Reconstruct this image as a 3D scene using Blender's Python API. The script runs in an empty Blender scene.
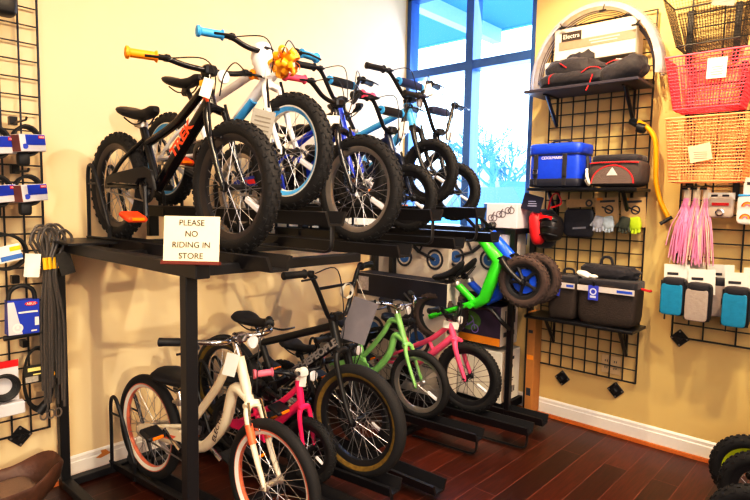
import bpy, math, random
from mathutils import Vector, Matrix
random.seed(7)
PI = math.pi
C = bpy.context.scene.collection

# ---------------------------------------------------------------- camera numbers
FPX, YAW, PITCH, ROLL = 559.9965, 0.741, 0.0853, 0.0193
CAM = Vector((-3.4462, -2.8755, 1.3868))
_F = Vector((math.cos(PITCH)*math.cos(YAW), math.cos(PITCH)*math.sin(YAW), -math.sin(PITCH)))
_R0 = Vector((math.sin(YAW), -math.cos(YAW), 0)); _U0 = _R0.cross(_F)
_R = math.cos(ROLL)*_R0 + math.sin(ROLL)*_U0
_U = math.cos(ROLL)*_U0 - math.sin(ROLL)*_R0
def P(u, v, ax, val):
    """point on the plane (axis ax = val) that the photograph shows at pixel u, v"""
    d = _F + (u-375)/FPX*_R - (v-250)/FPX*_U
    return CAM + d*((val-CAM[ax])/d[ax])

# ---------------------------------------------------------------- materials
def lin(h):
    if isinstance(h, str):
        h = h.lstrip('#'); c = [int(h[i:i+2], 16)/255 for i in (0, 2, 4)]
        return tuple(x/12.92 if x <= .04045 else ((x+.055)/1.055)**2.4 for x in c) + (1,)
    return tuple(h) + (1,)
_mats = {}
def mat(name, col, rough=.5, metal=0., var=.12, scale=40., bump=0., alpha=1., trans=0., emit=0., sheen=0.):
    if name in _mats: return _mats[name]
    m = bpy.data.materials.new(name); m.use_nodes = True
    nt = m.node_tree; b = nt.nodes['Principled BSDF']
    c = lin(col)
    tc = nt.nodes.new('ShaderNodeTexCoord'); nz = nt.nodes.new('ShaderNodeTexNoise')
    nz.inputs['Scale'].default_value = scale; nz.inputs['Detail'].default_value = 3
    nt.links.new(tc.outputs['Object'], nz.inputs['Vector'])
    mx = nt.nodes.new('ShaderNodeMix'); mx.data_type = 'RGBA'
    mx.inputs[6].default_value = tuple(max(0, x*(1-var)) for x in c[:3])+(1,)
    mx.inputs[7].default_value = tuple(min(1, x*(1+var)) for x in c[:3])+(1,)
    nt.links.new(nz.outputs['Fac'], mx.inputs[0]); nt.links.new(mx.outputs[2], b.inputs['Base Color'])
    b.inputs['Roughness'].default_value = rough; b.inputs['Metallic'].default_value = metal
    if alpha < 1: b.inputs['Alpha'].default_value = alpha
    if trans: b.inputs['Transmission Weight'].default_value = trans
    if sheen: b.inputs['Sheen Weight'].default_value = sheen
    if emit:
        b.inputs['Emission Color'].default_value = c; b.inputs['Emission Strength'].default_value = emit
    if bump:
        bp = nt.nodes.new('ShaderNodeBump'); bp.inputs['Strength'].default_value = bump; bp.inputs['Distance'].default_value = .01
        nt.links.new(nz.outputs['Fac'], bp.inputs['Height']); nt.links.new(bp.outputs['Normal'], b.inputs['Normal'])
    _mats[name] = m; return m

def wood_floor():
    m = bpy.data.materials.new('floor_planks'); m.use_nodes = True; nt = m.node_tree; b = nt.nodes['Principled BSDF']
    N = nt.nodes.new; L = nt.links.new
    tc = N('ShaderNodeTexCoord'); br = N('ShaderNodeTexBrick')
    br.offset = .37; br.inputs['Scale'].default_value = 1; br.inputs['Brick Width'].default_value = 1.15; br.inputs['Row Height'].default_value = .122
    br.inputs['Mortar Size'].default_value = .0022; br.inputs['Mortar Smooth'].default_value = .2
    br.inputs['Color1'].default_value = lin('#552111'); br.inputs['Color2'].default_value = lin('#32130b'); br.inputs['Mortar'].default_value = lin('#6e3d31')  # joints lighter than the planks: their reflected glint put into the colour
    L(tc.outputs['Object'], br.inputs['Vector'])
    mp = N('ShaderNodeMapping'); mp.inputs['Scale'].default_value = (2.2, 26, 1); L(tc.outputs['Object'], mp.inputs['Vector'])
    nz = N('ShaderNodeTexNoise'); nz.inputs['Scale'].default_value = 3; nz.inputs['Detail'].default_value = 6; nz.inputs['Roughness'].default_value = .65
    L(mp.outputs['Vector'], nz.inputs['Vector'])
    rp = N('ShaderNodeValToRGB'); rp.color_ramp.elements[0].position = .3; rp.color_ramp.elements[0].color = (.35, .33, .33, 1)
    rp.color_ramp.elements[1].position = .75; rp.color_ramp.elements[1].color = (1.5, 1.35, 1.2, 1); L(nz.outputs['Fac'], rp.inputs['Fac'])
    mx = N('ShaderNodeMix'); mx.data_type = 'RGBA'; mx.blend_type = 'MULTIPLY'; mx.inputs[0].default_value = .8
    L(br.outputs['Color'], mx.inputs[6]); L(rp.outputs['Color'], mx.inputs[7]); L(mx.outputs[2], b.inputs['Base Color'])
    b.inputs['Roughness'].default_value = .34
    bp = N('ShaderNodeBump'); bp.inputs['Strength'].default_value = .25; bp.inputs['Distance'].default_value = .004
    L(br.outputs['Fac'], bp.inputs['Height']); bp.invert = True; L(bp.outputs['Normal'], b.inputs['Normal'])
    return m
def glass_mat():
    m = bpy.data.materials.new('window_glass'); m.use_nodes = True; nt = m.node_tree; nt.nodes.clear()
    N = nt.nodes.new; o = N('ShaderNodeOutputMaterial'); t = N('ShaderNodeBsdfTransparent'); g = N('ShaderNodeBsdfGlossy'); mx = N('ShaderNodeMixShader'); f = N('ShaderNodeFresnel')
    t.inputs['Color'].default_value = (.8, .93, 1, 1); g.inputs['Roughness'].default_value = .02; f.inputs['IOR'].default_value = 1.3
    nt.links.new(f.outputs[0], mx.inputs[0]); nt.links.new(t.outputs[0], mx.inputs[1]); nt.links.new(g.outputs[0], mx.inputs[2]); nt.links.new(mx.outputs[0], o.inputs[0])
    return m

BLACK = mat('black_powder_coat', '#17161a', .42)
BLACKM = mat('satin_black_metal', '#131216', .3)
RUB = mat('tyre_rubber', '#171415', .75, bump=.2, scale=160)
RUBG = mat('tyre_rubber_tan_grey', '#3a322b', .8, bump=.2, scale=160)
PLAS = mat('black_plastic', '#1b1a1d', .5)
CHROME = mat('polished_steel', '#c9c6c6', .18, 1.)
STEEL = mat('brushed_steel', '#b8b4b0', .35, .9)
SPOKE = mat('spoke_steel', '#b4b2b4', .3, .8)
SPOKEB = mat('spoke_black', '#2a292c', .4, .6)
WHITE = mat('white_paint', '#efe9e2', .35, var=.04)
PAPER = mat('white_paper', '#ece6dc', .7, var=.05)
GREYPAPER = mat('grey_card', '#8d8780', .7, var=.15, scale=90)
ORANGE = mat('orange_rubber', '#ff9c12', .5, var=.06)
REDORANGE = mat('orange_plastic', '#f4501c', .45, var=.06)
BLUEGRIP = mat('light_blue_rubber', '#3f9fe0', .5, var=.06)
PINK = mat('pink_rubber', '#f0587c', .5, var=.06)
REFL = mat('clear_reflector', '#e9e6ea', .2, var=.1, scale=300)
AMBER = mat('amber_reflector', '#ff8a10', .25)
RED = mat('red_plastic', '#d81e24', .4)
SILV = mat('silver_alloy', '#cfccc8', .28, .85)
SADDLE = mat('black_vinyl', '#171519', .55)

# ---------------------------------------------------------------- mesh building
class MB:
    def __init__(s): s.v = []; s.f = []
    def add(s, vs, fs):
        k = len(s.v); s.v += [tuple(x) for x in vs]; s.f += [tuple(i+k for i in f) for f in fs]; return s
    def box(s, c, d, rot=None, ch=0.):
        c = Vector(c); hx, hy, hz = d[0]/2, d[1]/2, d[2]/2
        if ch <= 0:
            vs = [Vector((x, y, z)) for x in (-hx, hx) for y in (-hy, hy) for z in (-hz, hz)]
            fs = [(0,1,3,2), (4,6,7,5), (0,4,5,1), (2,3,7,6), (0,2,6,4), (1,5,7,3)]
        else:
            ch = min(ch, hx*.9, hy*.9, hz*.9); vs = []; idx = {}
            for sx in (-1, 1):
                for sy in (-1, 1):
                    for sz in (-1, 1):
                        for a in range(3):
                            p = [sx*hx, sy*hy, sz*hz]
                            for b in range(3):
                                if b != a: p[b] -= (sx, sy, sz)[b]*ch
                            idx[(sx, sy, sz, a)] = len(vs); vs.append(Vector(p))
            fs = []
            for a in range(3):
                b, c2 = (a+1) % 3, (a+2) % 3
                for sa in (-1, 1):
                    q = []
                    for sb, sc in ((-1,-1), (1,-1), (1,1), (-1,1)):
                        k = [0]*3; k[a] = sa; k[b] = sb; k[c2] = sc; q.append(idx[(k[0], k[1], k[2], a)])
                    fs.append(tuple(q if sa > 0 else q[::-1]))
                for sb in (-1, 1):
                    for sc in (-1, 1):
                        k1 = [0]*3; k1[a] = -1; k1[b] = sb; k1[c2] = sc; k2 = list(k1); k2[a] = 1
                        q = [idx[(*k1, b)], idx[(*k2, b)], idx[(*k2, c2)], idx[(*k1, c2)]]
                        fs.append(tuple(q if sb*sc > 0 else q[::-1]))
            for sx in (-1, 1):
                for sy in (-1, 1):
                    for sz in (-1, 1):
                        q = [idx[(sx, sy, sz, a)] for a in range(3)]
                        fs.append(tuple(q if sx*sy*sz > 0 else q[::-1]))
        if rot is not None: vs = [rot @ v for v in vs]
        return s.add([v+c for v in vs], fs)
    def tube(s, pts, r, n=8, closed=False, flat=1.):
        pts = [Vector(p) for p in pts]; m = len(pts)
        rs = r if isinstance(r, (list, tuple)) else [r]*m
        tang = []
        for i in range(m):
            a = pts[(i-1) % m] if (closed or i > 0) else pts[i]; b = pts[(i+1) % m] if (closed or i < m-1) else pts[i]
            t = b-a; tang.append(t.normalized() if t.length > 1e-9 else Vector((0, 0, 1)))
        up = Vector((0, 0, 1)) if abs(tang[0].z) < .9 else Vector((0, 1, 0))
        nrm = (up - tang[0]*up.dot(tang[0])).normalized(); vs = []; fs = []
        for i in range(m):
            nrm = nrm - tang[i]*nrm.dot(tang[i])
            if nrm.length < 1e-6: nrm = tang[i].orthogonal()
            nrm.normalize(); bn = tang[i].cross(nrm)
            for k in range(n):
                a = 2*PI*k/n; vs.append(pts[i] + nrm*(math.cos(a)*rs[i]*flat) + bn*(math.sin(a)*rs[i]))
        for i in range(m if closed else m-1):
            j = (i+1) % m
            for k in range(n): fs.append((i*n+k, i*n+(k+1) % n, j*n+(k+1) % n, j*n+k))
        if not closed: fs += [tuple(range(n-1, -1, -1)), tuple((m-1)*n+k for k in range(n))]
        return s.add(vs, fs)
    def lathe(s, prof, n=32, c=(0, 0, 0), axis='y', closed=False, caps=True):
        """prof: list of (radius, offset along the axis)"""
        c = Vector(c); m = len(prof); vs = []; fs = []
        for r, h in prof:
            for k in range(n):
                a = 2*PI*k/n; x, z = r*math.cos(a), r*math.sin(a)
                vs.append(c + {'y': Vector((x, h, z)), 'z': Vector((x, -z, h)), 'x': Vector((h, x, z))}[axis])
        for i in range(m if closed else m-1):
            j = (i+1) % m
            for k in range(n): fs.append((i*n+k, i*n+(k+1) % n, j*n+(k+1) % n, j*n+k))
        if not closed and caps:
            if prof[0][0] > 1e-5: fs.append(tuple(range(n-1, -1, -1)))
            if prof[-1][0] > 1e-5: fs.append(tuple((m-1)*n+k for k in range(n)))
        return s.add(vs, fs)
    def sup(s, c, d, e=4., n=16, rot=None, fn=None):
        """rounded box / pillow: superellipsoid of exponent e; fn warps a unit-cube point"""
        c = Vector(c); vs = []; fs = []; m = n//2
        def sp(w, p): return math.copysign(abs(w)**p, w)
        for i in range(m+1):
            ph = -PI/2 + PI*i/m
            for k in range(n):
                th = 2*PI*k/n
                q = Vector((sp(math.cos(ph), 2/e)*sp(math.cos(th), 2/e), sp(math.cos(ph), 2/e)*sp(math.sin(th), 2/e), sp(math.sin(ph), 2/e)))
                if fn: q = Vector(fn(q))
                q = Vector((q.x*d[0]/2, q.y*d[1]/2, q.z*d[2]/2))
                if rot is not None: q = rot @ q
                vs.append(c+q)
        for i in range(m):
            for k in range(n): fs.append((i*n+k, i*n+(k+1) % n, (i+1)*n+(k+1) % n, (i+1)*n+k))
        return s.add(vs, fs)
    def loft(s, rings):
        n = len(rings[0]); vs = [p for r in rings for p in r]; fs = []
        for i in range(len(rings)-1):
            for k in range(n): fs.append((i*n+k, i*n+(k+1) % n, (i+1)*n+(k+1) % n, (i+1)*n+k))
        fs += [tuple(range(n-1, -1, -1)), tuple((len(rings)-1)*n+k for k in range(n))]
        return s.add(vs, fs)
    def quad(s, a, b, c, d): return s.add([a, b, c, d], [(0, 1, 2, 3)])
    def prism(s, poly, d):
        """poly: list of 3-D points, extruded by vector d"""
        d = Vector(d); n = len(poly); vs = [Vector(p) for p in poly] + [Vector(p)+d for p in poly]
        fs = [tuple(range(n-1, -1, -1)), tuple(range(n, 2*n))] + [(k, (k+1) % n, n+(k+1) % n, n+k) for k in range(n)]
        return s.add(vs, fs)
def spline(pts, k=6):
    pts = [Vector(p) for p in pts]; out = []
    for i in range(len(pts)-1):
        p0 = pts[max(i-1, 0)]; p1 = pts[i]; p2 = pts[i+1]; p3 = pts[min(i+2, len(pts)-1)]
        for j in range(k):
            t = j/k
            out.append(.5*((2*p1)+(p2-p0)*t+(2*p0-5*p1+4*p2-p3)*t*t+(3*p1-p0-3*p2+p3)*t**3))
    return out+[pts[-1]]
def link(name, mb, m, parent=None, smooth=True, off=None):
    me = bpy.data.meshes.new(name)
    vs = mb.v if off is None else [(x-off[0], y-off[1], z-off[2]) for x, y, z in mb.v]
    me.from_pydata(vs, [], mb.f); me.update()
    if smooth:
        me.shade_smooth(); me.set_sharp_from_angle(angle=.7)
    me.materials.append(m); o = bpy.data.objects.new(name, me); C.objects.link(o)
    if parent is not None: o.parent = parent
    return o
def tag(o, label, cat, group=None, kind=None):
    if label: o['label'] = label
    if cat: o['category'] = cat
    if group: o['group'] = group
    if kind: o['kind'] = kind
    return o
def thing(name, label, cat, loc=(0, 0, 0), rot=(0, 0, 0), group=None):
    o = bpy.data.objects.new(name, None); o.empty_display_size = .05; C.objects.link(o)
    o.location = loc; o.rotation_euler = rot
    return tag(o, label, cat, group)
def part(name, mb, m, root, label=None, sub=None, smooth=True):
    """mesh given in world coordinates, parented to an unrotated root (or to its part sub)"""
    o = link(name, mb, m, sub if sub is not None else root, smooth, root.location)
    if label: o['label'] = label
    return o
def solo(name, mb, m, label, cat, base, group=None, smooth=True):
    """a thing that is one mesh, its origin at base"""
    o = link(name, mb, m, None, smooth, base); o.location = base
    return tag(o, label, cat, group)
def struct(name, mb, m, smooth=False):
    o = link(name, mb, m, None, smooth); o['kind'] = 'structure'; return o
def shrink(t, k):
    """build a thing smaller about its own base"""
    t.scale = (k, k, k)
def lettering(txt, size, pos, xd, nd, m, parent, root=None, align='CENTER', ext=.0006, name='lettering', sx=1., bold=0.):
    cu = bpy.data.curves.new(name, 'FONT'); cu.body = txt; cu.size = size; cu.extrude = ext; cu.align_x = align; cu.align_y = 'CENTER'; cu.offset = bold
    tmp = bpy.data.objects.new(name, cu); C.objects.link(tmp)
    me = bpy.data.meshes.new_from_object(tmp.evaluated_get(bpy.context.evaluated_depsgraph_get()))
    bpy.data.objects.remove(tmp); bpy.data.curves.remove(cu); me.name = name
    me.materials.clear(); me.materials.append(m); o = bpy.data.objects.new(name, me); C.objects.link(o)
    x = Vector(xd).normalized(); n = Vector(nd).normalized(); y = n.cross(x).normalized(); n = x.cross(y)
    M = Matrix((x, y, n)).transposed().to_4x4()
    p = Vector(pos) - (Vector(root.location) if root is not None else Vector())
    o.matrix_local = Matrix.Translation(p) @ M @ Matrix.Diagonal((sx, 1, 1, 1))
    o.parent = parent; return o

# ---------------------------------------------------------------- the room
X0, Y0, H = -6.6, -6.2, 3.05
WT = .14
wall_l = mat('left_wall_paint', '#f0d4aa', .75, var=.05, scale=3)
wall_r = mat('end_wall_paint', '#dabc80', .75, var=.05, scale=3)
wall_o = mat('other_wall_paint', '#e5d8c0', .8, var=.04, scale=3)
trim_w = mat('baseboard_white', '#efe6df', .45, var=.03)
trim_o = mat('shoe_molding_wood', '#b5651f', .45, var=.25, scale=60)
fl = struct('floor', MB().box((X0/2, Y0/2, -.05), (-X0, -Y0, .1)), wood_floor())
struct('ceiling', MB().box((X0/2, Y0/2, H+.05), (-X0+.4, -Y0+.4, .1)), mat('ceiling_white', '#f2efe9', .9, var=.03))
struct('wall_left', MB().box((X0/2, WT/2, H/2), (-X0+.3, WT, H)), wall_l)
WL, WR, WS, WH = -.002, -1.10, 1.12, 2.98      # window opening in the end wall
mb = MB(); yy = Y0
mb.box((WT/2, (WR+Y0)/2, H/2), (WT, WR-Y0, H)); mb.box((WT/2, WL/2, H/2), (WT, -WL, H))
mb.box((WT/2, (WL+WR)/2, WS/2), (WT, WL-WR, WS)); mb.box((WT/2, (WL+WR)/2, (H+WH)/2), (WT, WL-WR, H-WH))
struct('wall_right', mb, wall_r)
struct('wall_back', MB().box((X0-WT/2, Y0/2, H/2), (WT, -Y0+.3, H)), wall_o)
struct('wall_front', MB().box((X0/2, Y0-WT/2, H/2), (-X0+.3, WT, H)), wall_o)
def baseboard(name, a, b, n):
    a, b, n = Vector(a), Vector(b), Vector(n)
    prof = [(0, 0), (.014, 0), (.014, .082), (.010, .086), (.010, .104), (.004, .112), (0, .114)]
    return struct(name, MB().prism([a + n*p + Vector((0, 0, q)) for p, q in prof], b-a), trim_w)
baseboard('baseboard_left', (X0, 0, .002), (-.001, 0, .002), (0, -1, 0))
baseboard('baseboard_right', (0, -.016, .002), (0, Y0, .002), (-1, 0, 0))
wp_ = link('worn_patch', MB().prism([(-2.375, -.0145, .075), (-2.35, -.0145, .068), (-2.32, -.0145, .074), (-2.29, -.0145, .082), (-2.31, -.0145, .088), (-2.325, -.0145, .105), (-2.35, -.0145, .106), (-2.345, -.0145, .09)], (0, -.0006, 0)), mat('bare_wood_chip', '#d08a3a', .6), bpy.data.objects['baseboard_left'], False)
mb = MB().prism([(-.014, -.03, .001), (-.014, -.03, .021), (-.026, -.03, .018), (-.031, -.03, .001)], (0, Y0+.06, 0))
struct('trim_1', mb, trim_o)
mb = MB().prism([(X0+.02, -.014, .001), (X0+.02, -.014, .021), (X0+.02, -.026, .018), (X0+.02, -.031, .001)], (-X0-.06, 0, 0))
struct('trim_2', mb, trim_o)

# window: aluminium frame with a mullion, a transom bar and four panes
frm = mat('window_frame_blue_grey', '#3d64a0', .4, .3)
win = struct('window_1', MB().box((.07, (WL+WR)/2, WS+.02), (.1, WL-WR, .04)).box((.07, (WL+WR)/2, WH-.02), (.1, WL-WR, .04))
    .box((.07, WL-.018, (WS+WH)/2), (.1, .036, WH-WS)).box((.07, WR+.02, (WS+WH)/2), (.1, .04, WH-WS)), frm)
MY, TZ = -.585, 2.375
o = link('mullion', MB().box((.065, MY, (WS+WH)/2), (.11, .062, WH-WS-.08)), frm, win, False)
o = link('transom', MB().box((.065, (WL+WR)/2, TZ), (.1, WL-WR-.07, .062)), frm, win, False)
gl = glass_mat()
for a, b in ((WL-.036, MY+.031), (MY-.031, WR+.04)):
    for c, d in ((WS+.04, TZ-.031), (TZ+.031, WH-.04)):
        link('pane', MB().quad((.07, a, c), (.07, b, c), (.07, b, d), (.07, a, d)), gl, win, False)
struct('trim_3', MB().box((-.03, (WL+WR)/2, WS-.02), (.08, WL-WR-.02, .035), ch=.004), trim_w)

# ---------------------------------------------------------------- outside
asph = mat('snowy_asphalt', '#d9e2ea', .9, var=.1, scale=.6)
struct('exterior_ground', MB().box((31.2, 0, .85), (60, 90, .1), Matrix.Rotation(-.025, 3, 'Y')), asph)
GZ = lambda x: .9+(x-31.2)*.025
canopy = tag(None or bpy.data.objects.new('entrance_canopy', None), 'blue shaded canopy soffit with pale beams outside above the window', 'canopy'); C.objects.link(canopy); canopy.location = (1.6, 0, 2.9)
part('soffit', MB().box((1.45, .5, 3.54), (2.6, 11, .08)), mat('canopy_soffit', '#3f7fd0', .8), canopy, smooth=False)
mb = MB()
for y in (-2.2, -.7, .8, 2.3): mb.box((1.45, y, 3.42), (2.5, .12, .16))
part('beam', mb, mat('canopy_beam', '#9cc4ee', .7), canopy, smooth=False)
part('fascia', MB().box((2.73, .5, 3.56), (.06, 11, .14)), mat('canopy_fascia', '#4f97e4', .7), canopy, smooth=False)
def tree(x, y, h, seed, label):
    rnd = random.Random(seed); t = thing('bare_tree', label, 'tree', (x, y, GZ(x)), group='bare trees in the car park')
    G0 = GZ(x)
    trunk = MB().tube([(x, y, G0), (x+.05, y, G0+h*.35), (x, y+.05, G0+h*.75)], [.16, .12, .07], 7); br = MB()
    def grow(p, d, l, r, k):
        q = p + d*l; br.tube([p, (p+q)/2+Vector((rnd.uniform(-.06, .06),)*3), q], [r, r*.8, r*.6], 4)
        if k:
            for _ in range(3):
                e = (d + Vector((rnd.uniform(-.7, .7), rnd.uniform(-.8, .8), rnd.uniform(-.25, .55)))).normalized()
                grow(q, e, l*.72, r*.66, k-1)
    for i in range(8):
        z = G0+h*(.33+.05*i); a = rnd.uniform(0, 2*PI)
        grow(Vector((x+.03, y, z)), Vector((math.cos(a)*.7, math.sin(a), .7)).normalized(), h*.2, .06, 4)
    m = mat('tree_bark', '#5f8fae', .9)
    part('trunk', trunk, m, t); part('branches', br, m, t)
tree(14, 7.55, 3.5, 3, 'bare tree with spreading branches straight outside the right window pane')
tree(23, 14.2, 3.8, 5, 'more distant bare tree seen past the window mullion')
tree(24, 12.1, 3.2, 8, 'small bare tree behind the cars at the edge of the right pane')
def car(x, y, rz, col, label, s=1., suv=False):
    t = thing('parked_car', label, 'car', (x, y, GZ(x)), (0, 0, rz), 'cars parked outside')
    L, W = 4.4*s, 1.75
    zb = .95 if suv else .82; zt = 1.75 if suv else 1.42
    prof = [(-L/2, .35), (-L/2+.05, zb-.05), (-L/2+.35, zb), (L/2-.9, zb), (L/2-.1, zb-.15), (L/2, .4), (L/2-.1, .25), (-L/2+.1, .25)]
    b = link('car_body', MB().prism([(px, -W/2, pz) for px, pz in prof], (0, W, 0)), mat('car_paint_'+col[1:], col, .25, .2), t, False)
    cab = [(-L/2+.3, zb), (-L/2+.75, zt), (L/2-1.9, zt), (L/2-1.1, zb)]
    link('cabin', MB().prism([(px, -W/2+.1, pz) for px, pz in cab], (0, W-.2, 0)), mat('car_glass', '#4f7fa6', .15), t, False)
    for px in (-L/2+.8, L/2-.85):
        for py in (-W/2+.06, W/2-.06):
            link('wheel', MB().lathe([(.0, -.1), (.3, -.1), (.33, -.06), (.33, .06), (.3, .1), (0, .1)], 16, (px, py, .33)), RUB, t)
car(7.2, 3.35, 1.2, '#5cc0ee', 'bright blue car just outside the window, nearest to the glass')
car(17.5, 9.1, .9, '#2f6f9c', 'dark blue upright car parked further off behind the tree', suv=True)
car(23.5, 9.6, 1.4, '#8fb4cc', 'pale grey car parked at the right edge of the view outside', suv=True)
bl = thing('distant_building', 'low pale building across the car park', 'building', (38, 18, GZ(38)))
part('wall', MB().box((38, 18, 2.6), (5, 22, 3.2)), mat('far_brick', '#c8b7b4', .9), bl, smooth=False)
part('roof', MB().box((38, 18, 4.3), (5.6, 23, .25)), mat('far_roof', '#dfe9f2', .9), bl, smooth=False)

# ---------------------------------------------------------------- light
w = bpy.data.worlds.new('sky'); bpy.context.scene.world = w; w.use_nodes = True
nt = w.node_tree; bg = nt.nodes['Background']
tc = nt.nodes.new('ShaderNodeTexCoord'); sp = nt.nodes.new('ShaderNodeSeparateXYZ'); rp = nt.nodes.new('ShaderNodeValToRGB')
rp.color_ramp.elements[0].position = 0; rp.color_ramp.elements[0].color = (.85, .93, 1, 1); rp.color_ramp.elements[1].position = .6; rp.color_ramp.elements[1].color = (.55, .76, 1, 1)
nt.links.new(tc.outputs['Generated'], sp.inputs[0]); nt.links.new(sp.outputs['Z'], rp.inputs['Fac']); nt.links.new(rp.outputs['Color'], bg.inputs['Color'])
bg.inputs['Strength'].default_value = 5.0
def lamp(name, kind, loc, aim, energy, col, **kw):
    d = bpy.data.lights.new(name, kind); d.energy = energy; d.color = col
    for k, v in kw.items(): setattr(d, k, v)
    o = bpy.data.objects.new(name, d); C.objects.link(o); o.location = loc
    o.rotation_euler = (Vector(aim)-Vector(loc)).to_track_quat('-Z', 'Y').to_euler(); return o
WARM = (1, .74, .44)
lamp('track_spot', 'SPOT', (-1.05, -1.75, 2.98), (.15, -1.75, 1.1), 135, WARM, spot_size=1.9, spot_blend=.5, shadow_soft_size=.03)
lamp('track_spot', 'SPOT', (-1.05, -2.9, 2.98), (.1, -2.6, 1.1), 135, WARM, spot_size=1.9, spot_blend=.5, shadow_soft_size=.03)
lamp('track_spot', 'SPOT', (-2.3, -2.55, 2.98), (-2.2, .0, 1.0), 105, WARM, spot_size=1.9, spot_blend=.5, shadow_soft_size=.025)
lamp('track_spot', 'SPOT', (-3.3, -2.3, 2.98), (-2.9, .1, 1.1), 85, WARM, spot_size=1.9, spot_blend=.5, shadow_soft_size=.025)
lamp('track_spot', 'SPOT', (-1.5, -2.8, 2.98), (-1.25, -.5, .7), 150, (1, .82, .62), spot_size=1.6, spot_blend=.6, shadow_soft_size=.03)
lamp('ceiling_fill_light', 'AREA', (-3.3, -3.6, 3.0), (-3.3, -3.6, 0), 95, (1, .93, .84), shape='RECTANGLE', size=3.2, size_y=2.6)  # added overhead fill for general brightness, stands for no known fixture
lamp('low_front_spot', 'SPOT', (-3.2, -5.9, 2.0), (-1.75, 0, .62), 420, (1, .80, .56), spot_size=.42, spot_blend=.35, shadow_soft_size=.03)
lamp('front_fill_light', 'AREA', (-5.4, -4.6, 2.0), (-1.2, -.9, .9), 58, (1, .92, .84), shape='RECTANGLE', size=2.2, size_y=1.6)
lamp('window_daylight', 'AREA', (.35, (WL+WR)/2, 2.05), (-2.6, -1.2, .9), 40, (.66, .72, 1), shape='RECTANGLE', size=1.0, size_y=1.7)
sc = bpy.context.scene
sc.view_settings.view_transform = 'Standard'; sc.view_settings.look = 'None'; sc.view_settings.exposure = 0.12; sc.view_settings.gamma = 1
sc.view_settings.use_curve_mapping = True
cv = sc.view_settings.curve_mapping.curves[3]
for px_, py_ in ((.12, .085), (.45, .47), (.8, .86)): cv.points.new(px_, py_)
sc.view_settings.curve_mapping.update()
cd = bpy.data.cameras.new('camera'); cam = bpy.data.objects.new('camera', cd); C.objects.link(cam)
cd.sensor_width = 36; cd.sensor_fit = 'HORIZONTAL'; cd.lens = FPX/750*36; cd.clip_start = .05; cd.clip_end = 300
cam.matrix_world = Matrix((( _R.x, _U.x, -_F.x, CAM.x), (_R.y, _U.y, -_F.y, CAM.y), (_R.z, _U.z, -_F.z, CAM.z), (0, 0, 0, 1)))
sc.camera = cam
sc.cycles.max_bounces = 6

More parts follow.
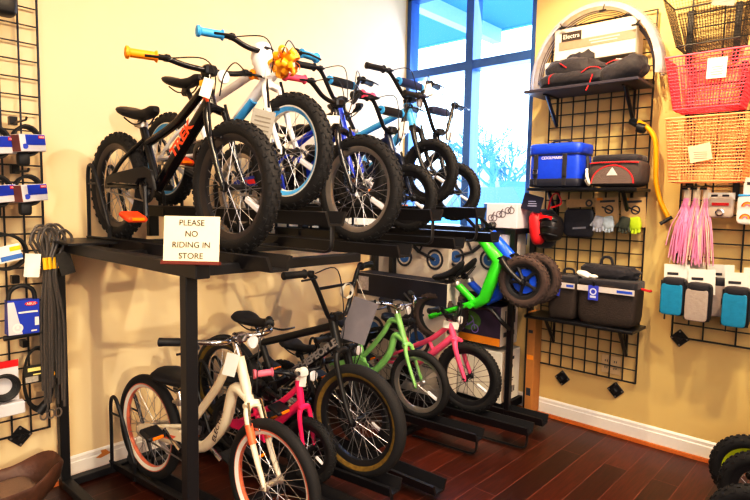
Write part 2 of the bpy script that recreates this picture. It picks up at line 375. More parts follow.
# ---------------------------------------------------------------- bicycles (local frame: x forward, y to the rider's left, z up)
def wheel(name, root, x, z, r, tw, rim, tyre=None, spokes=28, knobs=True, spoke_m=None, reflect=True, stripe=None, hub_m=None, hubw=.045, mag=None, wall=None, disc=False):
    tyre = tyre or RUB; spoke_m = spoke_m or SPOKE; hub_m = hub_m or BLACKM
    rc = r - tw*.5; ri = r - tw*.92; rd = .019
    c = (x, 0, z)
    rm = MB().lathe([(ri-rd, -tw*.16), (ri, -tw*.34), (ri+.004, -tw*.34), (ri, -tw*.2), (ri-.004, 0), (ri, tw*.2), (ri+.004, tw*.34), (ri, tw*.34), (ri-rd, tw*.16), (ri-rd-.002, 0)], 48, c, closed=True)
    w = link(name, rm, rim, root)
    sec = [(rc + tw*.5*math.cos(a), tw*.5*math.sin(a)) for a in [2*PI*k/14 for k in range(14)]]
    t = MB().lathe(sec, 56, c, closed=True)
    if knobs:
        n = int(2*PI*r/(tw*.40))
        for k in range(n):
            rows = ((0, .16), (.95, .17), (-.95, .17)) if k % 2 else ((.42, .15), (-.42, .15))
            for la, sz in rows:
                a = 2*PI*k/n; R = rc + tw*.5*math.cos(la); yy = tw*.5*math.sin(la)
                er = Vector((math.cos(a), 0, math.sin(a))); et = Vector((-math.sin(a), 0, math.cos(a))); ey = Vector((0, 1, 0))
                nn = er*math.cos(la)+ey*math.sin(la); bb = nn.cross(et)
                t.box(Vector(c)+er*R+ey*yy, (tw*.22, tw*sz*1.35, tw*.12), Matrix((et, bb, nn)).transposed())
    link('tire', t, tyre, w)
    if wall is not None:
        wm = MB()
        for s in (-1, 1):
            wm.lathe([(rc + tw*.515*math.cos(a), s*tw*.515*math.sin(a)) for a in (2.55, 2.25, 1.95, 1.72)], 56, c, caps=False)
        o = link('tire_sidewall', wm, wall, w); o['label'] = 'mottled yellow tyre sidewall'
    if stripe is not None:
        wm = MB()
        for s in (-1, 1): wm.lathe([(ri-.002, s*(tw*.35+.001)), (ri-rd*.9, s*(tw*.17+.002))], 48, c, caps=False)
        link('rim_stripe', wm, stripe, w)
    link('hub', MB().lathe([(.004, -hubw-.012), (.006, -hubw-.012), (.006, -hubw), (.02, -hubw+.004), (.02, -hubw+.008), (.012, -hubw+.014), (.012, hubw-.014), (.02, hubw-.008), (.02, hubw-.004), (.006, hubw), (.006, hubw+.012), (.004, hubw+.012)], 14, c), hub_m, w)
    if mag is None:
        sm = MB()
        for k in range(spokes):
            a = 2*PI*k/spokes; sgn = 1 if k % 2 else -1; off = .5 if (k//2) % 2 else -.5
            p0 = Vector((x+.018*math.cos(a+off*2.2), sgn*(hubw-.006), z+.018*math.sin(a+off*2.2)))
            p1 = Vector((x+(ri-rd)*math.cos(a), sgn*tw*.05, z+(ri-rd)*math.sin(a)))
            sm.tube([p0, p1], .0013, 4)
        link('spokes', sm, spoke_m, w)
    else:
        sm = MB()
        for k in range(5):
            a = 2*PI*k/5+.3; d = Vector((math.cos(a), 0, math.sin(a)))
            p0 = Vector(c)+d*.015; p1 = Vector(c)+d*(ri-rd*.6)
            sm.tube([p0, (p0+p1)/2, p1], [.013, .009, .015], 6)
        link('mag_spokes', sm, mag, w)
    if disc: link('inner_disc', MB().lathe([(ri-.03, .012), (.03, .014), (.03, .018), (ri-.03, .016)], 32, c, closed=True), disc, w)
    if reflect:
        a = -.5; d = Vector((math.cos(a), 0, math.sin(a))); tt = Vector((-d.z, 0, d.x)); m = Vector(c)+d*(ri-rd)*.72
        link('wheel_reflector', MB().box(m, (.025*r/.24, .016, .085*r/.24), Matrix((tt, Vector((0, 1, 0)), d)).transposed(), ch=.006), REFL, w)
    return w

def saddle(root, x, z, L=.24, W=.15, tilt=0., m=None, name='saddle'):
    m = m or SADDLE; rings = []
    for i in range(11):
        t = i/10; xx = -L*.5+L*t
        wd = W*(.42+.58*math.exp(-((t-.2)/.26)**2)) * (.55 if t == 0 else 1) * (.45 if t == 1 else 1)
        if t > .62: wd = min(wd, W*.38)
        zz = .018*(1-t)**2*1.4 - .016*math.sin(PI*t) + .012*t + tilt*(t-.5)
        th = .034 if 0 < t < 1 else .018
        rings.append([Vector((x+xx, math.copysign(abs(math.cos(a))**.8, math.cos(a))*wd/2, z+zz+math.sin(a)*th*(.55 if math.sin(a) > 0 else .75))) for a in [2*PI*k/14 for k in range(14)]])
    o = link(name, MB().loft(rings), m, root)
    r = MB()
    for s in (-1, 1): r.tube(spline([(x-L*.36, s*.035, z-.015), (x-L*.15, s*.022, z-.045), (x+L*.1, s*.022, z-.045), (x+L*.4, s*.01, z-.012)], 4), .0035, 5)
    link('saddle_rails', r, BLACKM, o)
    return o

def bike(name, label, F, B, r, **k):
    """F front hub, B rear hub in the world"""
    g = k.get
    F, B = Vector(F), Vector(B); d = F-B; wb = math.hypot(d.x, d.y); yaw = math.atan2(d.y, d.x); pitch = math.atan2(d.z, wb); wb = d.length
    rr = g('rr', r)
    zr = rr; zf = rr                                   # hub heights in the bike's own frame
    root = thing(name, label, g('cat', 'bicycle'), group=g('group'))
    M = Matrix.Translation(B) @ Matrix.Rotation(yaw, 4, 'Z') @ Matrix.Rotation(-pitch, 4, 'Y') @ Matrix.Translation((0, 0, -rr))
    root.location = M.to_translation(); root.rotation_euler = M.to_euler()
    tw = g('tw', .05); rim = g('rim', SILV); fm = g('frame', BLACK); sc_ = wb/.9
    wk = dict(spokes=g('spokes', 28), knobs=g('knobs', True), spoke_m=g('spoke_m'), stripe=g('stripe'), mag=g('mag'), tyre=g('tyre'), hub_m=g('hub_m'), disc=g('disc', False))
    wheel('front_wheel', root, wb, zf, r, tw, rim, reflect=g('reflect', True), wall=g('wall'), **wk)
    wheel('rear_wheel', root, 0, zr, rr, tw, rim, reflect=g('reflect', True), wall=g('wall_r', g('wall')), **wk)
    # steering axis
    ta = math.tan(math.radians(g('ha', 70))); off = .03*sc_
    ax = lambda z: wb - off - (z-zf)/ta
    hb, ht = g('hb', zf + r + .035), g('ht', zf + r + .035 + .12*sc_)
    HB, HT = Vector((ax(hb), 0, hb)), Vector((ax(ht), 0, ht))
    bb = Vector((g('bbx', .40)*wb, 0, g('bbz', zr+.005)))
    st = Vector((g('stx', .27)*wb, 0, g('stz', zr+r+.04)))
    rh = Vector((0, 0, zr)); tr = g('tube', .017)
    style = g('style', 'mtb'); hy = .052*min(1, sc_+.1)
    fr = MB()
    fr.tube([HB-(HT-HB)*.06, HT+(HT-HB)*.06], tr*1.15, 12)
    if style in ('mtb', 'bmx'):
        fr.tube([HB+(HT-HB)*.22, bb], tr*g('dt', 1.25), 12)
        fr.tube(spline([HB+(HT-HB)*.8, (HB+(HT-HB)*.8)*.5+(bb+(st-bb)*g('ttf', .88))*.5+Vector((0, 0, g('sag', 0))), bb+(st-bb)*g('ttf', .88)]), tr, 12)
        fr.tube([bb, st], tr*.95, 12)
        for s in (-1, 1):
            fr.tube(spline([bb+Vector((-.01, s*.02, 0)), bb*.6+rh*.4+Vector((0, s*hy*.85, 0)), rh+Vector((0, s*hy, 0))]), tr*.6, 8)
            fr.tube(spline([bb+(st-bb)*.75+Vector((0, s*.014, 0)), (bb+(st-bb)*.75)*.5+rh*.5+Vector((0, s*hy*.9, .01)), rh+Vector((0, s*hy, 0))]), tr*.5, 8)
    elif style == 'cruiser':
        a = HB+(HT-HB)*.75; b = HB+(HT-HB)*.12
        mid = st+(bb-st)*.55
        fr.tube(spline([a, a+Vector((-.10*wb, 0, .0)), a*.55+mid*.45+Vector((0, 0, .035*sc_)), mid, mid*.45+rh*.55+Vector((0, .0, -.01))]), tr, 12)
        fr.tube(spline([b, b+Vector((-.10*wb, 0, .012)), b*.5+bb*.5+Vector((.05*wb, 0, .015)), bb*.85+b*.15+Vector((.045*wb, 0, -.02)), bb]), tr*1.35, 12)
        fr.tube([bb, st], tr*.95, 12)
        for s in (-1, 1):
            fr.tube(spline([bb+Vector((-.01, s*.02, 0)), bb*.6+rh*.4+Vector((0, s*hy*.85, 0)), rh+Vector((0, s*hy, 0))]), tr*.6, 8)
            fr.tube(spline([mid+Vector((0, s*.014, 0)), mid*.5+rh*.5+Vector((0, s*hy*.9, .01)), rh+Vector((0, s*hy, 0))]), tr*.62, 8)
    elif style == 'step':
        a = HB+(HT-HB)*.78; b = HB+(HT-HB)*.1; mid = st+(bb-st)*.45
        fr.tube(spline([a, a*.55+mid*.45+Vector((0, 0, -.02)), mid]), tr*.95, 12)
        fr.tube(spline([b, b*.5+bb*.5+Vector((0, 0, -.01)), bb]), tr*1.3, 12)
        fr.tube([a*.5+mid*.5+Vector((0, 0, -.015)), b*.5+bb*.5], tr*.7, 8)
        fr.tube([bb, st], tr*.95, 12)
        for s in (-1, 1):
            fr.tube(spline([bb+Vector((-.01, s*.02, 0)), bb*.6+rh*.4+Vector((0, s*hy*.85, 0)), rh+Vector((0, s*hy, 0))]), tr*.6, 8)
            fr.tube(spline([mid+Vector((0, s*.014, 0)), mid*.5+rh*.5+Vector((0, s*hy*.9, 0)), rh+Vector((0, s*hy, 0))]), tr*.55, 8)
    elif style == 'balance':
        fr.tube([HT+(HT-HB)*.1, HB+(bb-HB)*.05, bb+Vector((.03, 0, .0)), bb+Vector((-.05, 0, -.01))], [tr*1.2, tr*1.7, tr*1.5, tr*1.2], 12)
        fr.tube([bb+Vector((-.04, 0, 0)), st], tr*.9, 12)
        for s in (-1, 1): fr.tube(spline([bb+Vector((-.02, s*.02, 0)), bb*.6+rh*.4+Vector((0, s*hy*.85, 0)), rh+Vector((0, s*hy, 0))]), tr*.65, 8)
    for s in (-1, 1): fr.box(rh+Vector((-.004, s*hy, 0)), (.035, .007, .03), ch=.003)
    frame = link('frame', fr, fm, root)
    if g('text'):
        t_, tm, tsz = g('text'); p0 = HB+(HT-HB)*.22; q = bb-p0; tt = p0+q*g('tpos', .45)
        lettering(t_, tsz, tt+Vector((0, -tr*g('dt', 1.25)-.001, 0)), -q if g('tflip') else (-q), (0, -1, 0), tm, frame, sx=g('tsx', 1.), bold=.002)
    # fork
    ff = MB(); fy = tw*.5+.016; fmr = g('fork', fm)
    for s in (-1, 1):
        p = [Vector((ax(hb-.03)+.012, s*fy*.75, hb-.012)), Vector((ax(hb-.06)+.012, s*fy, hb-.05)), Vector((ax(zf+r*.45)+.014, s*fy, zf+r*.45)), Vector((wb, s*(fy+.002), zf))]
        ff.tube(spline(p, 5), [tr*g('fkr', .85)*(1-.35*i/15) for i in range(16)], 9)
        ff.box((wb, s*(fy+.004), zf), (.022, .006, .03), ch=.002)
    ff.tube([Vector((ax(hb)+.012, -fy*.8, hb-.012)), Vector((ax(hb)+.012, 0, hb-.004)), Vector((ax(hb)+.012, fy*.8, hb-.012))], tr*.95, 9)
    fork = link('fork', ff, fmr, root, label_if(g('fork'), root))
    # bars
    grz, hw, bk = g('grz', ht+.17), g('hw', .29), g('bars', 'riser')
    top = ht + g('stem', .05); S = Vector((ax(top)+.035, 0, top)); sw = g('sweep', .04); bar = MB()
    stem = MB().tube([HT, Vector((ax(top), 0, top))], tr*.85, 10).tube([Vector((ax(top), 0, top)), S], tr*.9, 10).box(S, (.04, .05, .04), ch=.008)
    link('stem', stem, g('stem_m', BLACKM), root)
    rise = grz-top
    if bk == 'bmx': hp = [(0, 0, 0), (0, .045, 0), (0, .075, rise*.12), (-.01, hw*.48, rise*.8), (-.015, hw*.58, rise*.98), (-.02, hw*.66, rise), (-sw, hw, rise)]
    elif bk == 'cruiser': hp = [(0, 0, 0), (.0, .04, 0), (.03, .09, rise*.25), (.02, hw*.52, rise*.8), (-.03, hw*.68, rise), (-sw, hw, rise)]
    else: hp = [(0, 0, 0), (0, .05, 0), (-.002, hw*.36, rise*.25), (-.01, hw*.52, rise*.8), (-.02, hw*.62, rise), (-sw, hw, rise)]
    sa = g('steer', 0.); rot = lambda q: Vector((q.x*math.cos(sa)+q.y*math.sin(sa), q.y*math.cos(sa)-q.x*math.sin(sa), q.z))
    hpL = [S+rot(Vector(q)) for q in hp]; hpR = [S+rot(Vector((q[0], -q[1], q[2]))) for q in hp]
    bar.tube(spline(hpR[::-1]+hpL[1:], 5), .0105, 9)
    hb_o = link('handlebar', bar, g('bar_m', BLACKM), root)
    if bk == 'bmx':
        zc = S.z+rise*.66; yc = hw*.43
        link('crossbar', MB().tube([(S.x-.008, -yc, zc), (S.x-.008, yc, zc)], .007, 8), g('bar_m', BLACKM), hb_o)
        if g('pad') is not None: 
            link('crossbar_pad', MB().sup((S.x-.008, 0, zc), (.038, yc*1.55, .042), 5, 12), g('pad'), hb_o)
            if g('padend') is not None:
                for s in (-1, 1): link('pad_trim', MB().lathe([(.0215, -.006), (.0225, 0), (.0215, .006)], 12, (S.x-.008, s*yc*.72, zc)), g('padend'), hb_o)
    for s, pl in ((-1, hpR), (1, hpL)):
        e, i = pl[-1], pl[-2]; dd = (e-i).normalized(); gl_ = min(.115, hw*.36); a = e-dd*gl_
        gm = MB().tube([a, a+dd*.003, a+dd*.006, a+dd*.012, e-dd*.012, e-dd*.006, e+dd*.003, e+dd*.006], [.012, .021, .021, .0155, .0155, .0225 if g('flange') else .017, .0215 if g('flange') else .017, .012], 12)
        link('grip', gm, g('grip', PLAS), hb_o)
        if g('levers', True) and (s in g('lever_sides', (-1, 1))):
            b0 = a-dd*.03; lm = MB().box(b0, (.028, .024, .024), ch=.005)
            lm.tube(spline([b0+Vector((.012, 0, -.006)), b0+Vector((.05, s*.02, -.012)), b0+Vector((.05, s*.07, -.016)), b0+Vector((.042, s*.105, -.018))], 4), .0045, 6)
            link('brake_lever', lm, BLACKM, hb_o)
            cm = MB().tube(spline([b0+Vector((.015, -s*.01, 0)), b0+Vector((.07, -s*.10, .01)), Vector((HT.x+.085, s*.02, HT.z+.01)), Vector((HB.x+.03, s*.012, HB.z+.04))], 6), .0026, 5)
            link('brake_cable', cm, PLAS, hb_o)
    if g('vbrake', True):
        vm = MB()
        for s in (-1, 1): vm.tube([(ax(zf+r*.74)+.022, s*(fy+.004), zf+r*.74), (ax(hb)+.03, s*(fy*.8), hb+.012)], .006, 6); vm.box((ax(zf+r-tw*.9)+.03, s*(tw*.36), zf+r-tw*1.05), (.05, .012, .012), ch=.003)
        link('front_brake', vm, g('brake_m', BLACKM), root)
    if g('front_reflector', True):
        link('front_reflector', MB().lathe([(0, -.006), (.024, -.006), (.026, 0), (.024, .006), (0, .006)], 14, (S.x+.035, .035, S.z-.02), 'x'), REFL, root)
    # saddle and post
    sz, sx = g('sz', st.z+.09), g('sx', st.x-.02)
    link('seat_post', MB().tube([st+(bb-st)*.1, Vector((sx+.0, 0, sz-.03))], .0125, 10).lathe([(.0, -.012), (.02, -.012), (.02, .012), (.0, .012)], 12, (sx, 0, sz-.045)), g('post_m', BLACKM), root)
    link('seat_clamp', MB().lathe([(tr+.004, -.012), (tr+.006, 0), (tr+.004, .012)], 12, tuple(st), 'z').box(st+Vector((-.02, -.018, 0)), (.03, .01, .014), ch=.003), STEEL, root)
    saddle(root, sx, sz, g('sl', .24), g('sw_', .15), g('stilt', 0), g('saddle_m'))
    # drive train
    if g('cranks', True):
        cr = g('cr', .062); cy = -.05
        ring = MB().lathe([(cr*.62, cy-.002), (cr, cy-.002), (cr+.004, cy), (cr, cy+.002), (cr*.62, cy+.002)], 30, tuple(bb), closed=True)
        for q in range(5): a = 2*PI*q/5; ring.tube([bb+Vector((0, cy, 0)), bb+Vector((math.cos(a)*cr*.7, cy, math.sin(a)*cr*.7))], .006, 6)
        ring.tube([bb+Vector((0, -.06, 0)), bb+Vector((0, .06, 0))], .014, 10)
        link('chainring', ring, g('ring_m', BLACKM), root)
        ca = g('ca', -1.9); cl = g('cl', .125)
        for s in (-1, 1):
            a = ca if s < 0 else ca+PI; e = bb+Vector((math.cos(a)*cl, s*.07, math.sin(a)*cl)); b0 = bb+Vector((0, s*.06, 0))
            arm = link('crank_arm', MB().tube([b0, b0*.5+e*.5, e], [.013, .009, .011], 8), g('arm_m', BLACKM), root)
            pm = MB().box(e+Vector((0, s*.055, 0)), (.085, .085, .024), Matrix.Rotation(g('pa', .3), 3, 'Y'), ch=.008)
            ped = link('pedal', pm, g('pedal', PLAS), arm)
            link('pedal_reflector', MB().box(e+Vector((.04, s*.055, -.008)), (.012, .05, .013), ch=.002), g('prefl', AMBER), ped)
        if g('guard') is not None:
            gg = [bb+Vector((.085, 0, -.01)), bb+Vector((.06, 0, .065)), bb+Vector((0, 0, .085)), rh*.8+bb*.2+Vector((0, 0, .05)), rh+Vector((.02, 0, .035)), rh+Vector((.01, 0, .005)), rh*.8+bb*.2+Vector((0, 0, .015)), bb+Vector((-.07, 0, .012)), bb+Vector((-.04, 0, .035)), bb+Vector((.02, 0, .04)), bb+Vector((.05, 0, .005))]
            o = link('chain_guard', MB().prism([q+Vector((0, -.068, 0)) for q in gg], (0, .012, 0)), g('guard'), root, False)
            if g('guard2') is not None:
                link('guard_decal', MB().prism([q+Vector((0, -.0695, 0)) for q in (bb+Vector((-.02, 0, .055)), rh*.7+bb*.3+Vector((0, 0, .042)), rh*.55+bb*.45+Vector((0, 0, .02)), bb+Vector((-.06, 0, .03)))], (0, .001, 0)), g('guard2'), o, False)
        ch = MB()
        for zz in (1, -1): ch.tube([bb+Vector((0, cy, zz*cr)), rh+Vector((0, cy, zz*.028))], .004, 5)
        ch.lathe([(.012, cy-.002), (.032, cy-.002), (.032, cy+.002), (.012, cy+.002)], 18, tuple(rh), closed=True)
        link('chain', ch, STEEL if not g('dark_chain') else BLACKM, root)
    return root, M, dict(HB=HB, HT=HT, bb=bb, st=st, S=S, wb=wb, hpL=hpL, hpR=hpR, ax=ax, frame=frame, fork=fork, tr=tr, zf=zf)
def label_if(x, root): return True

# the bikes on the upper deck
TXT = mat('decal_orange', '#ff5a1e', .4, var=.03); YEL = mat('decal_yellow', '#ffc21a', .4); LBL = mat('decal_blue', '#49a7e8', .4)
b1 = bike('kids_mountain_bike', 'black kids mountain bike with orange grips and orange frame lettering', (-2.29, -1.12, 1.43), (-2.335, -.255, 1.44), .24, tw=.058, rim=mat('rim_black_machined', '#4a4648', .3, .7),
    frame=mat('gloss_black_paint', '#0e0d10', .22), grip=ORANGE, flange=True, text=('TREK', TXT, .062), tpos=.42, tsx=1.25, pedal=REDORANGE, guard=mat('guard_black', '#161518', .35), hw=.285, grz=.69, ht=.64, hb=.535, stz=.50, stx=.255, sz=.55, sx=.215, bbz=.235, bars='riser', steer=.15, sag=-.03, ttf=.7, ca=-1.35, spokes=32, sweep=.04, stem=.03, dt=1.45, tube=.0175)
for i, m_ in enumerate((YEL, TXT, TXT)):
    d_ = b1[2]; p_ = d_['HB']+(d_['HT']-d_['HB'])*(.85-.3*i)
    link('head_decal', MB().box(p_+Vector((0, -.0205, 0)), (.034, .003, .02)), m_, d_['frame'])
b2 = bike('kids_mountain_bike', 'white kids mountain bike with light blue grips and blue striped rims', (-2.06, -1.15, 1.575), (-2.10, -.28, 1.575), .222, tw=.056, rim=WHITE, stripe=LBL,
    frame=mat('gloss_white_paint', '#eceaf0', .25, var=.03), fork=mat('fork_white', '#f2f0f0', .25, var=.03), grip=BLUEGRIP, flange=True, hw=.27, steer=.14, grz=.65, ht=.585, hb=.49, stz=.46, sz=.57, sx=.15, bars='riser', spokes=32, pedal=PLAS, ca=-.8, stem=.03)
d_ = b2[2]; q0, q1 = d_['HB'].lerp(d_['bb'], .22), d_['HB'].lerp(d_['bb'], .62)
link('frame_decal', MB().tube([q0+Vector((0, -.006, .004)), q1+Vector((0, -.006, .004))], .018, 10), LBL, d_['frame'])
b3 = bike('kids_mountain_bike', 'black kids mountain bike with pink red grips on the upper deck', (-1.62, -1.10, 1.442), (-1.66, -.24, 1.445), .243, tw=.058, rim=mat('rim_grey', '#9c9998', .3, .7), frame=mat('gloss_black_blue_paint', '#14131c', .25),
    grip=PINK, flange=True, hw=.29, grz=.715, ht=.61, hb=.52, stz=.49, sz=.56, sx=.17, ca=-.6, pedal=PLAS, prefl=AMBER, spokes=32, stem=.03, guard=mat('guard_blue_red', '#2a3fb0', .4), guard2=RED)
b4 = bike('kids_bmx_bike', 'bright royal blue kids BMX right behind the pink gripped bike', (-1.415, -.90, 1.52), (-1.445, -.24, 1.52), .17, tw=.045, rim=BLACK, frame=mat('royal_blue_paint', '#1d3fd8', .28), grip=PLAS, hw=.27, grz=.685, ht=.53, hb=.40,
    stz=.36, sz=.43, sx=.13, bars='bmx', pad=mat('pad_black', '#17171b', .6), padend=LBL, spokes=20, stem=.02, ca=-.5, vbrake=False)
b5 = bike('kids_bmx_bike', 'small black BMX on a low tray in front of the light blue bike', (-1.205, -1.05, 1.412), (-1.245, -.33, 1.412), .172, tw=.046, rim=BLACK, frame=mat('blue_black_paint', '#1a2340', .3), grip=PLAS, hw=.27, grz=.665, ht=.50, hb=.40,
    stz=.36, sz=.44, sx=.12, bars='bmx', pad=PLAS, padend=LBL, spokes=20, stem=.02, ca=-.9, spoke_m=SPOKEB)
b6 = bike('kids_bmx_bike', 'light blue kids BMX with a dark saddle, against the window', (-1.035, -1.05, 1.552), (-1.075, -.33, 1.552), .175, tw=.046, rim=BLACK, frame=mat('sky_blue_paint', '#58b4ea', .3), fork=BLACK, grip=PLAS, hw=.325, grz=.69, ht=.54, hb=.42,
    stz=.42, sz=.56, sx=.12, bars='bmx', pad=mat('pad_navy', '#1f2a55', .6), padend=LBL, spokes=20, stem=.03, ca=-.9, tube=.018, dt=1.3)
b7 = bike('kids_bmx_bike', 'smallest black kids bike at the window end of the upper deck', (-.85, -1.09, 1.452), (-.885, -.45, 1.452), .158, tw=.044, rim=BLACK, frame=mat('black_paint_seven', '#1b1a22', .3), grip=PLAS, hw=.285, grz=.665, ht=.47, hb=.36,
    stz=.32, sz=.40, sx=.10, bars='bmx', pad=mat('pad_dark_blue', '#232a48', .6), spokes=16, stem=.02, ca=-.7, vbrake=False)
# the bikes on the floor rack
CREAM = mat('cream_paint', '#e9dcc6', .28, var=.04); CORAL = mat('coral_rim', '#e8704a', .35)
c1 = bike('kids_cruiser_bike', 'cream white cruiser bike with coral rims, nearest on the floor rack', (-2.17, -1.195, .30), (-2.25, -.345, .30), .25, tw=.046, rim=mat('coral_rim_paint', '#e08060', .35), stripe=WHITE, frame=CREAM, style='cruiser', grip=PLAS, hub_m=SILV,
    hw=.27, grz=.80, ht=.70, hb=.54, stz=.43, stx=.30, sz=.53, sx=.235, bars='cruiser', bar_m=CHROME, stem_m=CHROME, post_m=CHROME, arm_m=CHROME, sweep=.13, spokes=32, guard=CREAM, guard2=CORAL, knobs=False, tube=.018, sw_=.17, ca=2.6, stem=.09, brake_m=CHROME, cr=.055)
d_ = c1[2]; p0_ = d_['HB']*.42+d_['bb']*.58+Vector((.052, -.026, .03))
lettering('ELECTRA', .032, p0_, (.35, 0, .94), (0, -1, 0), mat('decal_brown', '#4a3a34', .5), d_['frame'], sx=1.2)
for s_ in (-1, 1): link('fork_decal', MB().tube([Vector((d_['ax'](.40)+.016, s_*.040, .40)), Vector((d_['ax'](.47)+.014, s_*.0385, .47))], .0163, 9), CORAL, d_['fork'])
c2 = bike('kids_bike', 'small hot pink kids bike tucked behind the cream cruiser front wheel', (-1.765, -.945, .22), (-1.835, -.42, .22), .155, tw=.042, rim=BLACK, frame=mat('hot_pink_paint', '#ea2a6c', .3), style='step', ha=80, grip=mat('light_pink_rubber', '#f47f96', .5), flange=True,
    hw=.24, grz=.555, ht=.47, hb=.36, stz=.32, sz=.40, sx=.10, bars='cruiser', spokes=16, stem=.05, stem_m=WHITE, ca=-.4, sweep=.07, cl=.09, cr=.045, tube=.016, vbrake=False, guard=mat('guard_pink', '#e0246a', .35))
YW = mat('yellow_mottled_sidewall', '#6e5716', .75, var=.85, scale=38)
c3 = bike('bmx_bike', 'black BMX with yellow mottled tyre sidewalls and a grey card on its bars', (-1.66, -1.155, .395), (-1.775, -.27, .395), .258, tw=.062, rim=BLACK, wall=YW, frame=mat('matt_black_paint', '#141315', .45), grip=PLAS, hw=.31, grz=.935, ht=.70, hb=.57,
    stz=.53, stx=.29, sz=.625, sx=.215, bbx=.41, bbz=.31, bars='bmx', spokes=36, spoke_m=SPOKE, stem=.02, ca=-.3, cl=.16, ttf=.93, text=('WETHEPEOPLE', mat('decal_grey', '#8a8686', .5), .046), tpos=.36, tsx=1.25, post_m=CHROME, levers=True, lever_sides=(-1,), vbrake=False, knobs=False, tube=.018, ha=74, reflect=False, sw_=.16, sl=.25, front_reflector=False)
c4 = bike('kids_bmx_bike', 'small black kids bike hidden behind the yellow walled BMX on the floor rack', (-1.345, -.90, .262), (-1.405, -.30, .262), .182, tw=.046, rim=BLACK, frame=mat('charcoal_paint', '#1d1c20', .35), grip=PLAS, hw=.22, grz=.60, ht=.50, hb=.40, stz=.38, sz=.47, sx=.12, bars='riser', spokes=20, stem=.03, ca=-.9, fork=BLACK)
MINT = mat('mint_green_paint', '#8fc97a', .3, var=.05)
c5 = bike('kids_cruiser_bike', 'mint green cruiser bike with silver handlebar on the floor rack', (-.90, -.915, .33), (-.965, -.27, .33), .203, tw=.044, rim=SILV, frame=MINT, style='cruiser', grip=PLAS, hw=.26, grz=.685, ht=.59, hb=.43, stz=.40, stx=.30, sz=.48, sx=.15, bars='cruiser', bar_m=CHROME, stem_m=CHROME,
    spokes=24, stem=.05, sweep=.10, ca=-.5, cl=.1, guard=MINT, knobs=False, tube=.0165, hub_m=SILV, vbrake=False)
PINKP = mat('salmon_pink_paint', '#f2608a', .3, var=.04)
c6 = bike('kids_bike', 'pink kids bike with black rims, last on the floor rack beside the cartons', (-.62, -1.07, .345), (-.695, -.44, .345), .212, tw=.052, rim=BLACK, frame=PINKP, style='step', grip=PLAS, hw=.22, grz=.63, ht=.535, hb=.435, stz=.40, sz=.49, sx=.13, bars='riser', spokes=24, spoke_m=SPOKEB, stem=.03, ca=-.5, cl=.1, tube=.0175, vbrake=False, fkr=1.05)

# ---------------------------------------------------------------- two-tier stand and wheel racks
st = thing('display_stand', 'black steel two-tier stand carrying the upper deck of bikes', 'display stand', (-2.53, -1.15, 0))
DZ = 1.165
FY = -1.225; SX0, SX1 = -2.53, -.35
for x, y in ((SX0, FY), (SX0, -.045), (SX1, -.22), (SX1, -.045)):
    part('post', MB().box((x, y, DZ/2), (.042, .042, DZ), ch=.003), BLACK, st, smooth=False)
mb = MB().box((SX0, (FY-.03)/2-.045, DZ-.005), (.05, -FY+.06, .045), ch=.003); part('end_beam', mb, BLACK, st, smooth=False)
part('end_beam', MB().box((SX1, -.35, DZ-.03), (.05, .66, .045), ch=.003), BLACK, st, smooth=False)
for y, xe in ((FY, -1.75), (-.60, SX1), (-.045, SX1)): part('long_beam', MB().box(((SX0+xe)/2, y, DZ-.012), (xe-SX0, .04, .036), ch=.003), BLACK, st, smooth=False)
part('deck_sheet', MB().box((-2.42, -.22, DZ+.022), (.36, .34, .008)), BLACK, st, smooth=False)
part('floor_bar', MB().box((SX0, (FY-.045)/2, .022), (.045, -FY-.09, .036), ch=.003), BLACK, st, smooth=False)
part('floor_bar', MB().box((SX0+.27, -.07, .022), (.52, .045, .036), ch=.003), BLACK, st, smooth=False)

def rack(name, label, trays, zdeck):
    """trays: (x rear, x front, y front end, z of the tray top, raised?)"""
    rt = thing(name, label, 'bike rack', (-2.3, -.1, zdeck))
    for xr, xf, yf, zt, hi in trays:
        yr = -.075; a = Vector((xr, yr, zt)); b = Vector((xf, yf, zt)); d = (b-a).normalized(); n = Vector((-d.y, d.x, 0)).normalized(); w2, hh = .042, .042
        prof = [(-w2-.016, .0), (-w2-.004, .003), (-w2+.014, -hh), (w2-.014, -hh), (w2+.004, .003), (w2+.016, 0), (w2+.012, -.010), (w2-.004, -hh-.008), (-w2+.004, -hh-.008), (-w2-.012, -.010)]
        tr_ = part('wheel_tray', MB().prism([a+n*p+Vector((0, 0, q+.012)) for p, q in prof], b-a), BLACK, rt, smooth=False)
        hp = MB()
        for s in (-1, 1):
            o = a+n*(s*.047); up = Vector((0, 0, 1)); q = lambda t, z: o+d*t+up*z
            hp.tube(spline([q(.01, -.03), q(.01, .18), q(.01, .30), q(.03, .345), q(.07, .325), q(.13, .22), q(.20, .09), q(.22, .06)], 5), .0085, 7)
            hp.tube([q(.22, -.03), q(.22, .065)], .008, 7); hp.tube([q(.01, .26), q(.105, .26)], .005, 6)
        part('wheel_hoop', hp, BLACK, rt)
        if hi:
            lg = MB(); zl = zdeck+.006; e = b-d*.02
            for s in (1,):
                lg.tube(spline([e+Vector((0, 0, -.03)), Vector((e.x, e.y, zl+.035)), Vector((e.x, e.y, zl+.008))-d*.012, Vector((e.x, e.y, zl))-d*.04], 4)+[a*.35+b*.65+Vector((0, 0, zl-zt))], .011, 8, flat=.45)
            part('support_leg', lg, BLACK, rt)
            part('tray_bracket', MB().box(a*.985+b*.015+Vector((0, 0, (zdeck-zt)/2-.02)), (.05, .03, max(.02, zt-zdeck-.04))), BLACK, rt, smooth=False)
    return rt
